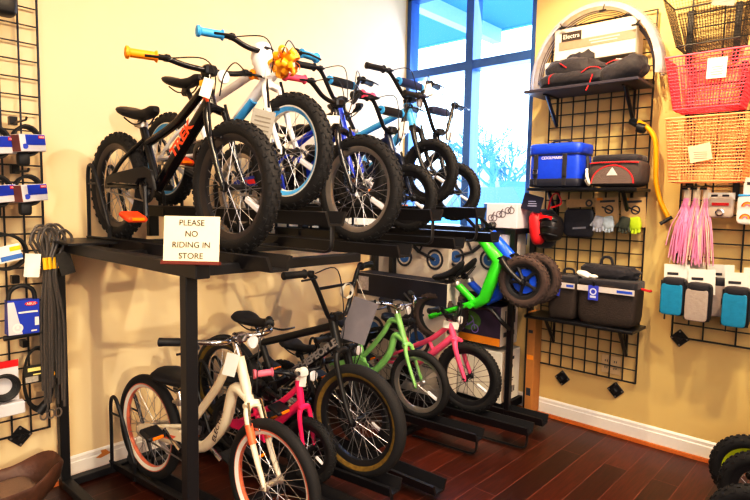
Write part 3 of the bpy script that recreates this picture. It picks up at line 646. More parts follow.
UT = [(-2.36, -2.30, -1.40, 1.188, 0), (-2.10, -2.045, -1.40, 1.335, 1), (-1.68, -1.63, -1.385, 1.195, 0), (-1.45, -1.40, -1.375, 1.345, 1), (-1.26, -1.205, -1.37, 1.21, 0), (-1.09, -1.025, -1.37, 1.355, 1), (-.90, -.84, -1.35, 1.225, 0)]
rack('bike_wheel_rack', 'black steel wheel rack lying on the upper deck of the stand', UT, DZ+.028)
LT = [(-2.28, -2.15, -1.33, .058, 0), (-1.86, -1.78, -1.42, .068, 0), (-1.80, -1.625, -1.36, .145, 1), (-1.43, -1.375, -1.42, .075, 0), (-.98, -.855, -1.31, .135, 1), (-.73, -.59, -1.475, .14, 1), (-.33, -.25, -1.40, .075, 0)]
rr_ = rack('bike_wheel_rack', 'black steel wheel rack standing on the wooden floor', LT, .004)
part('cross_rail', MB().box((-1.2, -.83, .02), (2.1, .045, .03), ch=.003), BLACK, rr_, smooth=False)
part('cross_rail', MB().box((-1.2, -.16, .02), (2.1, .045, .03), ch=.003), BLACK, rr_, smooth=False)

# sign on the end beam
sg = thing('shop_sign', 'small cream sign asking customers not to ride, on the end beam of the upper deck', 'sign', (-2.56, -1.30, 1.19), (0, 0, 0))
sd = Vector((.66, -.75, 0)).normalized(); sn = Vector((-.75, -.66, 0)); su = Vector((0, 0, 1)); so = Vector((-2.56, -1.30, 1.262))
tl = (su + sn*-.12).normalized(); nn = sd.cross(tl).normalized()
RT = Matrix((sd, tl, nn)).transposed()
part('sign_card', MB().box(so, (.172, .142, .004), RT), mat('sign_cream', '#e9ddc2', .6, var=.06), sg, smooth=False)
part('sign_base', MB().box(so-tl*.073, (.18, .012, .03), RT, ch=.002), mat('sign_wood_base', '#6b2f22', .5), sg, smooth=False)
INK = mat('sign_ink', '#2b2422', .7)
for i, t_ in enumerate(('PLEASE', 'NO', 'RIDING IN', 'STORE')):
    lettering(t_, .0255, so+tl*(.050-.034*i)+nn*.003, sd, nn, INK, sg, sg, name='sign_lettering')

# ---------------------------------------------------------------- cartons and merchandise shelf under the window
CARD = mat('white_carton', '#d8cfc6', .75, var=.05); CARDB = mat('brown_carton', '#b8813f', .8, var=.08); DARKP = mat('carton_dark_print', '#232334', .6, var=.2, scale=12)
PRINT = mat('carton_ink', '#33323a', .7); PRINTB = mat('carton_ink_blue', '#3d6fb5', .6); ORB = mat('carton_orange_band', '#f0981c', .6)
shf = thing('merchandise_shelf', 'black steel shelf frame beside the end wall holding cartons and balance bikes', 'shelf', (-.16, -.6, 0))
SHX = -.30
for x, y in ((SHX, -1.165), (-.04, -1.165), (-.04, -.06), (SHX, -.96)):
    if (x, y) != (SHX, -.96): part('post', MB().box((x, y, .62), (.035, .035, 1.23), ch=.003), BLACKM, shf, smooth=False)
part('shelf_board', MB().box((-.165, -.62, 1.222), (.28, 1.12, .03)), BLACKM, shf, smooth=False)
part('shelf_board', MB().box((-.165, -.60, .075), (.26, 1.06, .05)), BLACKM, shf, smooth=False)
part('shelf_board', MB().box((-.165, -.60, .795), (.26, 1.06, .03)), BLACKM, shf, smooth=False)
part('support_arm', MB().tube(spline([(SHX, -1.165, .60), (SHX-.08, -1.15, .66), (-.40, -1.06, .735), (-.44, -.92, .72)], 4), .014, 8), BLACKM, shf)

def bike_print(mb, mbs, y, z, x, s, fl=1):
    """outline of a balance bike printed on a carton face at plane x"""
    for k, dy in enumerate((-.16, .16)):
        mb2 = mbs[k]
        mb2.tube([(x-.0008, y+dy*s*fl-.05*s, z), (x-.0008, y+dy*s*fl+.05*s, z)], .003*s, 4)
        mb.lathe([(.085*s, 0), (.066*s, 0), (.066*s, -.001), (.085*s, -.001)], 20, (x-.001, y+dy*s*fl, z), 'x', closed=True)
        mb2.lathe([(.05*s, 0), (.012*s, 0), (.012*s, -.001), (.05*s, -.001)], 16, (x-.001, y+dy*s*fl, z), 'x', closed=True)
    def seg(a, b, r): mb.tube([(x-.0012, y+a[0]*s*fl, z+a[1]*s), (x-.0012, y+b[0]*s*fl, z+b[1]*s)], r*s, 5, flat=1)
    seg((-.16, 0), (-.11, .2), .011); seg((.16, 0), (.0, .05), .012); seg((0, .05), (-.115, .14), .016); seg((0, .05), (.06, .17), .01); seg((.02, .18), (.11, .185), .018); seg((-.11, .2), (-.06, .24), .009)
def carton(label, x0, y0, y1, z0, z1, dep, m, group=None):
    t = thing('carton', label, 'box', (x0+dep/2, (y0+y1)/2, z0), group=group)
    part('carton_body', MB().box((x0+dep/2, (y0+y1)/2, (z0+z1)/2), (dep, abs(y0-y1), z1-z0), ch=.003), m, t, smooth=False)
    return t
def lines(mb, x, y, z, w, n, dz=.014, h=.004):
    for i in range(n): mb.box((x-.0006, y-(random.random()*.2)*w*.3, z-i*dz), (.0012, w*(.65+.35*random.random()), h))
# large flat carton standing in front, dark band on top
t = carton('large white balance bike carton with a dark band along its top, standing on the floor', -.52, -.03, -.83, .005, .875, .145, CARD)
part('printed_band', MB().box((-.5212, -.43, .795), (.0025, .798, .155)).box((-.4475, -.43, .8762), (.143, .798, .002)), DARKP, t, smooth=False)
a, b = MB(), (MB(), MB()); bike_print(a, b, -.40, .47, -.5205, 1.25)
part('printed_picture', a, PRINT, t, smooth=False); [part('printed_wheel', b_, PRINTB, t, smooth=False) for b_ in b]
mb = MB(); lines(mb, -.5205, -.12, .66, .12, 7); lines(mb, -.5205, -.70, .36, .16, 5); part('printed_text', mb, PRINT, t, smooth=False)
part('printed_picture', MB().box((-.5228, -.095, .80), (.002, .10, .10)), mat('carton_pale_graphic', '#c9c5cd', .6, var=.5, scale=60), t, smooth=False)
# cartons on the shelf
t = carton('white carton with a small balance bike picture, left on the middle shelf board', -.33, -.04, -.70, .81, 1.20, .24, CARD)
a, b = MB(), (MB(), MB()); bike_print(a, b, -.45, 1.0, -.3305, .85, -1)
part('printed_picture', a, PRINT, t, smooth=False); [part('printed_wheel', b_, PRINTB, t, smooth=False) for b_ in b]
t = carton('white carton with a blue wheel picture, right on the middle shelf board', -.29, -.71, -1.13, .81, 1.20, .22, mat('white_carton_two', '#d6cdc8', .75, var=.05))
a, b = MB(), (MB(), MB()); bike_print(a, b, -.86, 1.03, -.2905, .8)
part('printed_picture', a, PRINT, t, smooth=False); [part('printed_wheel', b_, PRINTB, t, smooth=False) for b_ in b]
mb = MB(); lines(mb, -.2905, -1.05, 1.10, .1, 3, .02); part('printed_text', mb, PRINT, t, smooth=False)
t = carton('white carton printed with grey sketches, on top of the shelf by the window', -.28, -.93, -1.17, 1.238, 1.395, .2, mat('white_carton_three', '#d9d2dc', .7, var=.05))
mb = MB(); rnd = random.Random(4)
for i in range(3):
    for q in range(2): mb.lathe([(.022, 0), (.016, 0), (.016, -.001), (.022, -.001)], 14, (-.281, -.985-.06*i-.025*q, 1.30+.025*i), 'x', closed=True)
    mb.tube([(-.281, -.985-.06*i, 1.30+.025*i), (-.281, -1.01-.06*i, 1.34+.02*i)], .004, 4)
part('printed_picture', mb, mat('carton_grey_ink', '#6d6878', .7), t, smooth=False)
part('printed_band', MB().box((-.2812, -.942, 1.316), (.002, .022, .15)), PRINTB, t, smooth=False)
t = carton('colourful carton with an orange band, purple and green printing, above the white carton', -.31, -.72, -1.10, .475, .735, .22, mat('picture_carton_purple', '#3a2c46', .5, var=.9, scale=9))
part('printed_band', MB().box((-.3112, -.91, .505), (.002, .379, .05)), ORB, t, smooth=False)
part('printed_picture', MB().sup((-.312, -.87, .62), (.004, .18, .13), 2, 14), mat('picture_green', '#5f8a3c', .5, var=.8, scale=22), t)
part('printed_panel', MB().box((-.20, -1.1012, .605), (.215, .002, .255)), CARD, t, smooth=False)
a, b = MB(), (MB(), MB()); bike_print(a, b, -.86, .57, -.3125, .34); part('printed_bike', a, mat('picture_lilac', '#9d7fd0', .5), t, smooth=False)
mb = MB()
for i in range(5): mb.box((-.13-.03*i, -1.1025, .66), (.012, .001, .09))
mb.box((-.2, -1.1025, .55), (.14, .001, .03)); part('printed_text', mb, PRINT, t, smooth=False)
t = carton('plain white carton with black pictograms on the low shelf board', -.30, -.78, -1.115, .105, .44, .24, mat('white_carton_four', '#e4ddd3', .7, var=.04))
mb = MB(); mb.box((-.18, -1.1155, .385), (.08, .001, .02)).box((-.24, -1.1155, .35), (.02, .001, .05)); mb.lathe([(.016, 0), (.011, 0), (.011, -.001), (.016, -.001)], 14, (-.17, -1.1155, .33), 'y', closed=True)
for i in range(6): mb.box((-.24+.022*i, -1.1155, .175), (.012, .001, .05-.006*(i % 3)))
mb.box((-.2, -1.1155, .25), (.12, .001, .006)).box((-.2, -1.1155, .235), (.1, .001, .006)); part('printed_text', mb, PRINT, t, smooth=False)
t = carton('tall narrow orange brown carton standing against the end wall beside the shelf frame', -.12, -1.19, -1.245, .03, .70, .10, CARDB)
mb = MB().box((-.1205, -1.215, .17), (.001, .03, .05)).box((-.1205, -1.215, .57), (.001, .03, .02)); part('printed_text', mb, PRINT, t, smooth=False)
part('tape', MB().box((-.1207, -1.218, .40), (.001, .045, .03)), ORB, t, smooth=False)

# balance bikes propped nose-up on the shelf's arm
GRN = mat('lime_green_paint', '#3fd42a', .3, var=.04); BLU = mat('bright_blue_paint', '#1d5fe6', .3, var=.04)
for nm, F, B, fmt, lb, mg in (('balance_bike', (-.42, -1.305, .935), (-.50, -.72, .655), GRN, 'lime green balance bike tilted nose up on the shelf arm', mat('mag_dark', '#23232b', .4)),
                          ('balance_bike', (-.30, -1.32, .945), (-.38, -.735, .665), BLU, 'blue balance bike tilted nose up behind the lime green one', mat('mag_dark_two', '#23232b', .4))):
    bk = bike(nm, lb, F, B, .155, tw=.056, rim=PLAS, mag=mg, frame=fmt, style='balance', tyre=mat('tyre_rubber_warm', '#4a3b36', .8, bump=.2, scale=150), fork=BLACK, grip=PLAS, hw=.20, grz=.645, ht=.50, hb=.33, stz=.29, stx=.36, sz=.375, sx=.215, bbx=.53, bbz=.14,
        bars='riser', levers=False, cranks=False, vbrake=False, reflect=False, front_reflector=False, tube=.026, stem=.06, sl=.24, sw_=.13, disc=BLU, cat='balance bike', stilt=.03)
    d_ = bk[2]
    link('footrest', MB().tube([d_['bb']+Vector((-.05, -.07, -.012)), d_['bb']+Vector((-.05, .07, -.012))], .016, 10), fmt, bk[0])
    link('hang_strap', MB().lathe([(.03, -.012), (.032, 0), (.03, .012)], 16, tuple(d_['HT']+(d_['HB']-d_['HT'])*.15), 'z', caps=False), PAPER, bk[0])

# ---------------------------------------------------------------- the end wall: grid panels, shelves and goods
WIRE = mat('grid_wire_black', '#17161a', .45)
def gridwall(name, label, o, ud, nrm, w, h, nw, nh):
    """o lower corner, ud direction along the wall, nrm out of the wall"""
    o, ud, nrm = Vector(o), Vector(ud), Vector(nrm); up = Vector((0, 0, 1)); t = thing(name, label, 'grid panel', o)
    mb = MB()
    for i in range(nw+1): mb.tube([o+ud*(w*i/nw)+nrm*.006, o+ud*(w*i/nw)+nrm*.006+up*h], .0042 if 0 < i < nw else .0052, 6)
    for j in range(nh+1): mb.tube([o+up*(h*j/nh), o+up*(h*j/nh)+ud*w], .0034 if 0 < j < nh else .0048, 6)
    part('wire_grid', mb, WIRE, t); return t
def bracket(t, y, z, x=0, root_axis='x', sub=None):
    mb = MB(); r = Matrix.Rotation(PI/4, 3, 'X') if root_axis == 'x' else Matrix.Rotation(PI/4, 3, 'Y')
    if root_axis == 'x':
        mb.box((-.008, y, z), (.008, .072, .072), r, ch=.003); mb.box((-.022, y, z), (.03, .026, .026), r, ch=.004)
        sc_ = MB()
        for a in range(4): sc_.lathe([(0, -.004), (.005, -.004), (.005, 0)], 8, (-.012, y+.038*math.cos(a*PI/2), z+.038*math.sin(a*PI/2)), 'x')
    else:
        mb.box((y, -.008, z), (.072, .008, .072), r, ch=.003); mb.box((y, -.022, z), (.026, .03, .026), r, ch=.004)
        sc_ = MB()
        for a in range(4): sc_.lathe([(0, -.004), (.005, -.004), (.005, 0)], 8, (y+.038*math.cos(a*PI/2), -.012, z+.038*math.sin(a*PI/2)), 'y')
    o = part('mount_bracket', mb, BLACK, t, smooth=False); part('screws', sc_, STEEL, t, sub=o)
    return o
g1 = gridwall('gridwall_panel', 'tall black wire grid panel with shelves on the end wall right of the window', (-.026, -1.235, .352), (0, -1, 0), (-1, 0, 0), .61, 2.134, 8, 28)
bracket(g1, -1.30, 2.47); bracket(g1, -1.70, 2.49)
tagd = lambda y, z, lb: tag(bracket_solo(y, z), lb, 'wall bracket', 'spare diamond brackets')
def bracket_solo(y, z, lb):
    t = thing('wall_bracket', lb, 'bracket', (-.004, y, z)); bracket(t, y, z); return t
bracket_solo(-1.392, .278, 'left of two black diamond brackets on the end wall under the grid panel')
bracket_solo(-1.728, .280, 'right of two black diamond brackets on the end wall under the grid panel')
p2 = gridwall('gridwall_panel', 'second black wire grid panel with baskets, right edge of the photo', (-.026, -2.022, .668), (0, -1, 0), (-1, 0, 0), .915, 1.905, 6, 25)
bracket(p2, -2.058, .66)
ot = thing('wall_outlet', 'double electrical outlet plate on the wall behind the lower grid panel', 'outlet', (-.003, -1.69, .42))
part('plate', MB().box((-.004, -1.69, .43), (.006, .115, .115), ch=.002), mat('outlet_ivory', '#d8bd92', .5), ot, smooth=False)
for y in (-1.663, -1.717):
    mb = MB()
    for z in (.41, .45): mb.box((-.0075, y-.006, z), (.002, .004, .012)).box((-.0075, y+.006, z), (.002, .004, .012))
    part('socket', mb, PRINT, ot, smooth=False)
def shelf(label, z, y0, y1, dep, m=BLACKM):
    t = thing('wall_shelf', label, 'shelf', (-.03, (y0+y1)/2, z-.02))
    part('shelf_board', MB().box((-.03-dep/2, (y0+y1)/2, z-.009), (dep, abs(y1-y0), .018), ch=.003), m, t, smooth=False)
    for y in (y0-.10, y1+.10):
        part('shelf_bracket', MB().tube([(-.04, y, z-.20), (-.04, y, z-.02), (-.03-dep*.75, y, z-.02)], .008, 6).tube([(-.04, y, z-.19), (-.03-dep*.62, y, z-.022)], .011, 6), BLACKM, t)
    return t
shelf('top black wall shelf carrying the fender arch and black bag', 2.075, -1.19, -1.85, .27, mat('shelf_slate', '#3a3744', .4))
shelf('middle black wall shelf carrying the blue cooler and dark trunk bag', 1.492, -1.225, -1.865, .245)
shelf('lower black wall shelf carrying two black panniers', .705, -1.235, -1.885, .235)

# box + clear fender arch + bag on the top shelf
WB = mat('white_display_box', '#ded2c4', .6, var=.04)
t = thing('display_box', 'white box with a small dark name plate inside the clear arch on the top shelf', 'box', (-.13, -1.55, 2.08))
part('box_body', MB().box((-.10, -1.545, 2.335), (.13, .47, .20), ch=.004), WB, t, smooth=False)
part('box_lower', MB().box((-.12, -1.32, 2.16), (.16, .10, .165), ch=.004), WB, t, smooth=False)
part('box_stripe', MB().box((-.1662, -1.56, 2.335), (.002, .44, .05)), mat('box_stripe_taupe', '#a08873', .6), t, smooth=False)
pl = part('name_plate', MB().box((-.168, -1.415, 2.385), (.003, .12, .052)), mat('plate_dark', '#3d332f', .5), t, smooth=False)
lettering('Electra', .036, (-.1702, -1.415, 2.385), (0, -1, 0), (-1, 0, 0), WHITE, pl, t)
mb = MB(); lines(mb, -.1675, -1.60, 2.343, .22, 2, .016, .005); part('box_text', mb, WB, t, smooth=False)
ARC = mat('clear_plastic_fender', '#c9c6d2', .12, alpha=.45, var=.25, scale=30)
ac = Vector((-.13, -1.545, 2.125)); arc = MB(); R = .375
rings = []
for i in range(41):
    a = PI*1.03*(i/40)-.05; wv = 1+.02*math.sin(i*2.1); c_ = ac+Vector((0, math.cos(a)*R*.98, math.sin(a)*R*1.10)); er = Vector((0, math.cos(a), math.sin(a)))
    rings.append([c_ + er*q*wv + Vector((p, 0, 0)) for p, q in ((-.055, -.018), (-.04, .012), (0, .026), (.04, .012), (.055, -.018), (.035, .004), (0, .016), (-.035, .004))])
t = thing('fender_set', 'clear plastic wrapped bicycle fender arch standing over the white box on the top shelf', 'fender', (-.13, -1.545, 2.08))
part('fender', MB().loft(rings), ARC, t)
mb = MB()
for i in range(4): mb.tube(spline([(ac.x-.02+.013*i, ac.y+math.cos(a)*(R-.03-.006*i)*.98, ac.z+math.sin(a)*(R-.03-.006*i)*1.1) for a in [PI*k/12 for k in range(13)]], 3), .003, 5)
part('fender_stay', mb, mat('stay_dark', '#4a4650', .3, .5), t)
for a in (1.0, 1.75, 2.4): part('clip', MB().tube([ac+Vector((-.06, math.cos(a)*R*.95, math.sin(a)*R*1.07)), ac+Vector((-.065, math.cos(a)*R*.86, math.sin(a)*R*.98))], .004, 5).box(ac+Vector((-.065, math.cos(a)*R*.86, math.sin(a)*R*.98)), (.012, .04, .01), ch=.003), PLAS, t)
FAB = mat('black_nylon', '#201c25', .7, bump=.4, scale=55, sheen=.2); FABR = mat('red_piping', '#c5242c', .6); FABG = mat('charcoal_weave', '#4a413f', .8, bump=.5, scale=220)
t = thing('backpack', 'folded black nylon bag with red piping lying on the top shelf', 'bag', (-.17, -1.53, 2.077))
rnd = random.Random(11)
def crumple(amp, seed):
    r_ = random.Random(seed); ph = [r_.uniform(0, 6) for _ in range(6)]
    def fn(q):
        k = 1+amp*(math.sin(5*q.y+ph[0])*math.cos(4*q.x+ph[1])+.6*math.sin(9*q.y+7*q.z+ph[2])+.4*math.sin(13*q.x-8*q.y+ph[3]))
        return (q.x*k, q.y*k, q.z*k)
    return fn
part('bag_body', MB().sup((-.17, -1.47, 2.125), (.22, .44, .09), 3, 28, None, crumple(.06, 1)).sup((-.18, -1.46, 2.175), (.18, .34, .14), 2.6, 24, Matrix.Rotation(.15, 3, 'X'), crumple(.1, 2)).sup((-.15, -1.46, 2.225), (.11, .19, .12), 2.2, 20, Matrix.Rotation(-.4, 3, 'X'), crumple(.12, 5)), FAB, t)
part('side_pocket', MB().sup((-.18, -1.735, 2.135), (.20, .25, .125), 2.8, 24, Matrix.Rotation(-.3, 3, 'X'), crumple(.06, 8)), FAB, t)
for pts in ([(-.27, -1.335, 2.10), (-.275, -1.34, 2.14), (-.24, -1.36, 2.165)], [(-.27, -1.44, 2.18), (-.265, -1.40, 2.21), (-.22, -1.38, 2.22)], [(-.275, -1.53, 2.14), (-.265, -1.57, 2.165), (-.26, -1.62, 2.16), (-.25, -1.64, 2.135)], [(-.285, -1.60, 2.12), (-.29, -1.59, 2.08), (-.305, -1.575, 2.03)], [(-.26, -1.66, 2.17), (-.24, -1.70, 2.19), (-.20, -1.72, 2.19)]):
    part('piping', MB().tube(spline(pts, 4), .005, 6, flat=.6), FABR, t)
part('reflective_trim', MB().tube(spline([(-.22, -1.70, 2.20), (-.21, -1.78, 2.185), (-.19, -1.84, 2.15)], 5), .007, 6, flat=.5), PAPER, t)
# cooler and trunk bag on the middle shelf
CB = mat('cooler_blue', '#1747d2', .45, bump=.15, scale=30); CBD = mat('cooler_navy', '#14245e', .5)
t = thing('cooler_bag', 'bright blue soft cooler with black buckled straps on the middle shelf', 'cooler', (-.16, -1.385, 1.493))
part('cooler_body', MB().sup((-.165, -1.385, 1.60), (.20, .315, .205), 9, 28), CB, t)
part('cooler_lid', MB().sup((-.165, -1.385, 1.722), (.215, .33, .07), 7, 28), CB, t)
part('base_trim', MB().sup((-.165, -1.385, 1.523), (.206, .321, .055), 9, 28), mat('cooler_base', '#1a1c30', .6), t)
part('lid_seam', MB().sup((-.165, -1.385, 1.690), (.21, .325, .010), 9, 28), CBD, t)
for y in (-1.275, -1.455):
    o = part('strap', MB().box((-.268, y, 1.62), (.008, .028, .14), ch=.003).box((-.268, y, 1.535), (.008, .022, .06), ch=.003), FAB, t, smooth=False)
part('buckle', MB().tube([(-.274, -1.289, 1.60), (-.274, -1.261, 1.60), (-.274, -1.261, 1.575), (-.274, -1.289, 1.575)], .004, 6, closed=True), CHROME, t)
part('carry_handle', MB().tube(spline([(-.165, -1.31, 1.755), (-.165, -1.35, 1.778), (-.165, -1.42, 1.778), (-.165, -1.46, 1.755)], 4), .007, 6), FAB, t)
part('shoulder_strap', MB().tube(spline([(-.165, -1.545, 1.68), (-.19, -1.565, 1.62), (-.235, -1.575, 1.56), (-.25, -1.595, 1.52)], 4), .010, 6, flat=.5), FAB, t)
lettering('COOLMARK', .024, (-.2668, -1.375, 1.668), (0, -1, 0), (-1, 0, 0), WHITE, t, t)
t = thing('trunk_bag', 'charcoal trunk bag with red piping and a grey reflective triangle on the middle shelf', 'bag', (-.15, -1.72, 1.493))
tb = part('bag_body', MB().sup((-.15, -1.725, 1.575), (.20, .30, .155), 5, 28), FABG, t)
part('bag_lid', MB().sup((-.15, -1.725, 1.655), (.185, .275, .05), 4, 26), FAB, t)
part('zip_piping', MB().tube(spline([(-.245, -1.595, 1.628), (-.254, -1.66, 1.632), (-.254, -1.79, 1.632), (-.245, -1.86, 1.628)], 4), .004, 6), FABR, t)
arcp = [(-.2535, -1.725+math.cos(a)*.115, 1.515+math.sin(a)*.10) for a in [PI*k/14 for k in range(15)]]
po = part('front_pocket', MB().prism([(-.247, y, z) for _, y, z in arcp], (-.008, 0, 0)), mat('pocket_grey_weave', '#6a5c58', .8, bump=.5, scale=220), t, smooth=False)
part('pocket_piping', MB().tube(arcp, .004, 6), FABR, t, sub=po)
part('reflective_triangle', MB().prism([(-.2555, -1.695, 1.56), (-.2555, -1.755, 1.56), (-.2555, -1.725, 1.605)], (-.002, 0, 0)), mat('triangle_grey', '#c9c2c0', .3), t, sub=po, smooth=False)
part('white_cord', MB().tube(spline([(-.22, -1.57, 1.60), (-.255, -1.585, 1.56), (-.26, -1.60, 1.52), (-.24, -1.59, 1.51), (-.25, -1.575, 1.54)], 5), .008, 6), PAPER, t)
# panniers on the lower shelf
def pannier(label, y0, y1, tagy, lead):
    t = thing('pannier_bag', label, 'pannier', (-.16, (y0+y1)/2, .706)); ym = (y0+y1)/2; w_ = y0-y1
    part('bag_body', MB().sup((-.155, ym, .835), (.17, w_, .265), 7, 34, None, lambda q: (q.x*(1+.05*math.sin(4*q.y+3*q.z)-.06*(q.z > .2)), q.y*(1-.07*(q.z < 0)*abs(q.z)), q.z*(1+.03*math.sin(3*q.y)))), mat('pannier_brown_black', '#33261f', .75, bump=.4, scale=120), t)
    part('bag_flap', MB().sup((-.150, ym, .948), (.168, w_*.985, .040), 9, 26, None, lambda q: (q.x, q.y, q.z*(1+.25*math.sin(5*q.y)))), FAB, t)
    sp_ = part('reflective_stripe', MB().box((-.2445, ym, .915), (.004, w_*.95, .032)), mat('stripe_silver', '#cfc5c2', .3), t, smooth=False)
    part('stripe_logo', MB().box((-.2472, ym-w_*.32, .915), (.001, w_*.25, .014)), mat('logo_blue', '#3058c8', .4), t, sub=sp_, smooth=False)
    tg = part('swing_tag', MB().box((-.252, tagy, .893), (.003, .058, .085), Matrix.Rotation(.12 if lead else 0, 3, 'X')), mat('tag_violet_blue', '#3f4cc0', .5), t, smooth=False)
    part('tag_emblem', MB().lathe([(.02, 0), (.013, 0), (.013, -.001), (.02, -.001)], 14, (-.2545, tagy, .90), 'x', closed=True).box((-.2545, tagy, .87), (.001, .034, .012)), mat('tag_print', '#cfd4e8', .5), t, sub=tg, smooth=False)
    part('tag_clip', MB().box((-.25, tagy, .945), (.01, .016, .03), ch=.003), BLACKM, t, smooth=False)
    return t
t = pannier('smaller black pannier with a violet tag, left on the lower shelf', -1.37, -1.545, -1.43, True)
part('carry_handle', MB().tube(spline([(-.13, -1.42, .965), (-.13, -1.43, 1.0), (-.13, -1.48, 1.0), (-.13, -1.49, .965)], 4), .007, 6), FAB, t)
t = pannier('larger black pannier with a violet tag and stuffed open top, right on the lower shelf', -1.55, -1.885, -1.655, False)
part('carry_handle', MB().tube(spline([(-.10, -1.63, 1.03), (-.10, -1.645, 1.085), (-.10, -1.69, 1.085), (-.10, -1.705, 1.03)], 4), .008, 6), FAB, t)
part('open_top', MB().sup((-.105, -1.69, 1.005), (.12, .33, .08), 3, 26, None, crumple(.1, 3)), FAB, t)
part('paper_stuffing', MB().sup((-.19, -1.575, .985), (.05, .10, .04), 2, 14, Matrix.Rotation(.3, 3, 'X'), crumple(.15, 4)).sup((-.20, -1.63, .98), (.03, .06, .025), 2, 12), PAPER, t)
part('strap_end', MB().tube([(-.15, -1.885, .93), (-.16, -1.93, .925), (-.16, -1.94, .93)], .007, 6), FABR, t)
# helmet-and-pad pack and hanging cards under the middle shelf
PADR = mat('pad_red', '#d3202a', .5); PADB = mat('pad_black_shell', '#1f1a1c', .3)
hz = thing('pad_set', 'red and black knee and elbow pad set hanging left under the middle shelf', 'protective pads', (-.15, -1.30, 1.12))
part('pad_shell', MB().sup((-.17, -1.345, 1.25), (.14, .145, .17), 2.4, 24, None, crumple(.03, 9)), PADB, hz)
for z in (1.205, 1.25, 1.295): part('shell_rib', MB().tube(spline([(-.215, -1.285, z), (-.247, -1.345, z+.012), (-.215, -1.405, z)], 5), .006, 6), BLACKM, hz)
part('pad_side', MB().sup((-.19, -1.262, 1.245), (.10, .085, .21), 3, 20, Matrix.Rotation(-.12, 3, 'X'), crumple(.04, 3)), PADR, hz)
part('pad_back', MB().sup((-.12, -1.28, 1.24), (.11, .16, .25), 3, 20), FAB, hz)
part('logo_patch', MB().box((-.2425, -1.345, 1.315), (.004, .07, .022), Matrix.Rotation(.12, 3, 'X')), RED, hz, smooth=False)
part('header_card', MB().box((-.235, -1.245, 1.40), (.004, .13, .10), Matrix.Rotation(.25, 3, 'X')), mat('header_dark', '#201f38', .5), hz, smooth=False)
mb = MB(); lines(mb, -.238, -1.245, 1.41, .07, 3, .014, .006); part('header_text', mb, mat('header_print', '#9a9fc0', .5), hz, smooth=False)
part('red_strap', MB().tube(spline([(-.17, -1.32, 1.36), (-.19, -1.35, 1.44), (-.18, -1.38, 1.46), (-.17, -1.40, 1.40), (-.20, -1.35, 1.375)], 5), .010, 6, flat=.5), PADR, hz)
KRAFT = mat('kraft_card', '#bd9d70', .8, var=.1, scale=80); CARBON = mat('dark_pouch', '#23222c', .45, bump=.3, scale=80)
t = thing('packaged_pouch', 'folded dark pouch on a kraft header card, left of the glove cards', 'packaged accessory', (-.10, -1.49, 1.20))
part('header_card', MB().box((-.10, -1.49, 1.405), (.004, .175, .05), Matrix.Rotation(-.05, 3, 'X')), KRAFT, t, smooth=False)
part('pouch', MB().sup((-.105, -1.49, 1.285), (.03, .18, .17), 7, 22, None, crumple(.03, 6)), CARBON, t)
part('pouch_label', MB().box((-.122, -1.50, 1.255), (.003, .08, .012), Matrix.Rotation(-.1, 3, 'X')), mat('label_grey', '#7a7c88', .5), t, smooth=False)
part('card_print', MB().lathe([(.022, 0), (.012, 0), (.012, -.001), (.022, -.001)], 16, (-.1025, -1.545, 1.405), 'x', closed=True), PRINT, t, smooth=False)
def gloves(label, y, m, m2):
    t = thing('glove_card', label, 'gloves', (-.10, y, 1.21)); rx = Matrix.Rotation(-.06, 3, 'X')
    cd_ = part('header_card', MB().box((-.10, y, 1.355), (.004, .135, .17), rx), KRAFT, t, smooth=False)
    part('card_print', MB().box((-.1025, y, 1.418), (.001, .085, .012), rx).lathe([(.026, 0), (.018, 0), (.018, -.001), (.026, -.001)], 16, (-.1028, y-.012, 1.37), 'x', closed=True).tube([(-.1028, y-.03, 1.36), (-.1028, y+.03, 1.385)], .004, 4), PRINT, t, sub=cd_, smooth=False)
    part('card_corner', MB().box((-.1026, y+.045, 1.43), (.001, .035, .016), rx), ORB, t, sub=cd_, smooth=False)
    for s, mm in ((-1, m), (1, m2)):
        yo = y + s*.028+.008
        gm = MB().sup((-.118-.01*(s > 0), yo, 1.295), (.03, .062, .075), 4, 16, Matrix.Rotation(s*.2, 3, 'X'))
        for k in range(4):
            q = -.024+.016*k; gm.tube([(-.12-.01*(s > 0), yo+q*.9, 1.275), (-.125-.01*(s > 0), yo+q*1.15+s*-.004, 1.243-.006*(k in (1, 2)))], [.0085, .0075], 8)
        gm.tube([(-.12-.01*(s > 0), yo+.025, 1.295), (-.125-.01*(s > 0), yo+.043, 1.272)], [.010, .008], 8)
        part('glove', gm, mm, t)
    return t
gloves('pale grey and pink half finger gloves on a kraft card, left glove card', -1.652, mat('glove_pale', '#b9c6cf', .7, var=.35, scale=40), mat('glove_pale_two', '#a5a9b5', .7, var=.4, scale=50))
gloves('lime yellow and black half finger gloves on a kraft card, right glove card', -1.80, mat('glove_lime', '#b9d322', .7, var=.2, scale=40), mat('glove_dark', '#3a4034', .7, var=.5, scale=50))
# yellow car-rack arm hanging beside the panel
YEL2 = mat('yellow_paint', '#f2b30e', .35)
t = thing('yellow_hook_arm', 'bent yellow steel arm with black ends hanging right of the tall grid panel', 'hook', (-.08, -1.90, 1.45))
a_ = [P(638, 122, 0, -.10), P(648, 128, 0, -.10), P(655, 140, 0, -.09), P(656, 160, 0, -.08), P(656, 180, 0, -.07), P(660, 200, 0, -.06), P(668, 217, 0, -.05)]
part('arm', MB().tube(spline(a_, 5), .0135, 10), YEL2, t)
part('black_grip', MB().tube([P(632, 121, 0, -.06), P(641, 126, 0, -.10)], .021, 10).tube([P(638, 127, 0, -.10), P(645, 129, 0, -.10)], .028, 10), PLAS, t)
part('end_tip', MB().tube([P(660, 224, 0, -.07), P(672, 217, 0, -.05)], .010, 8), PLAS, t)

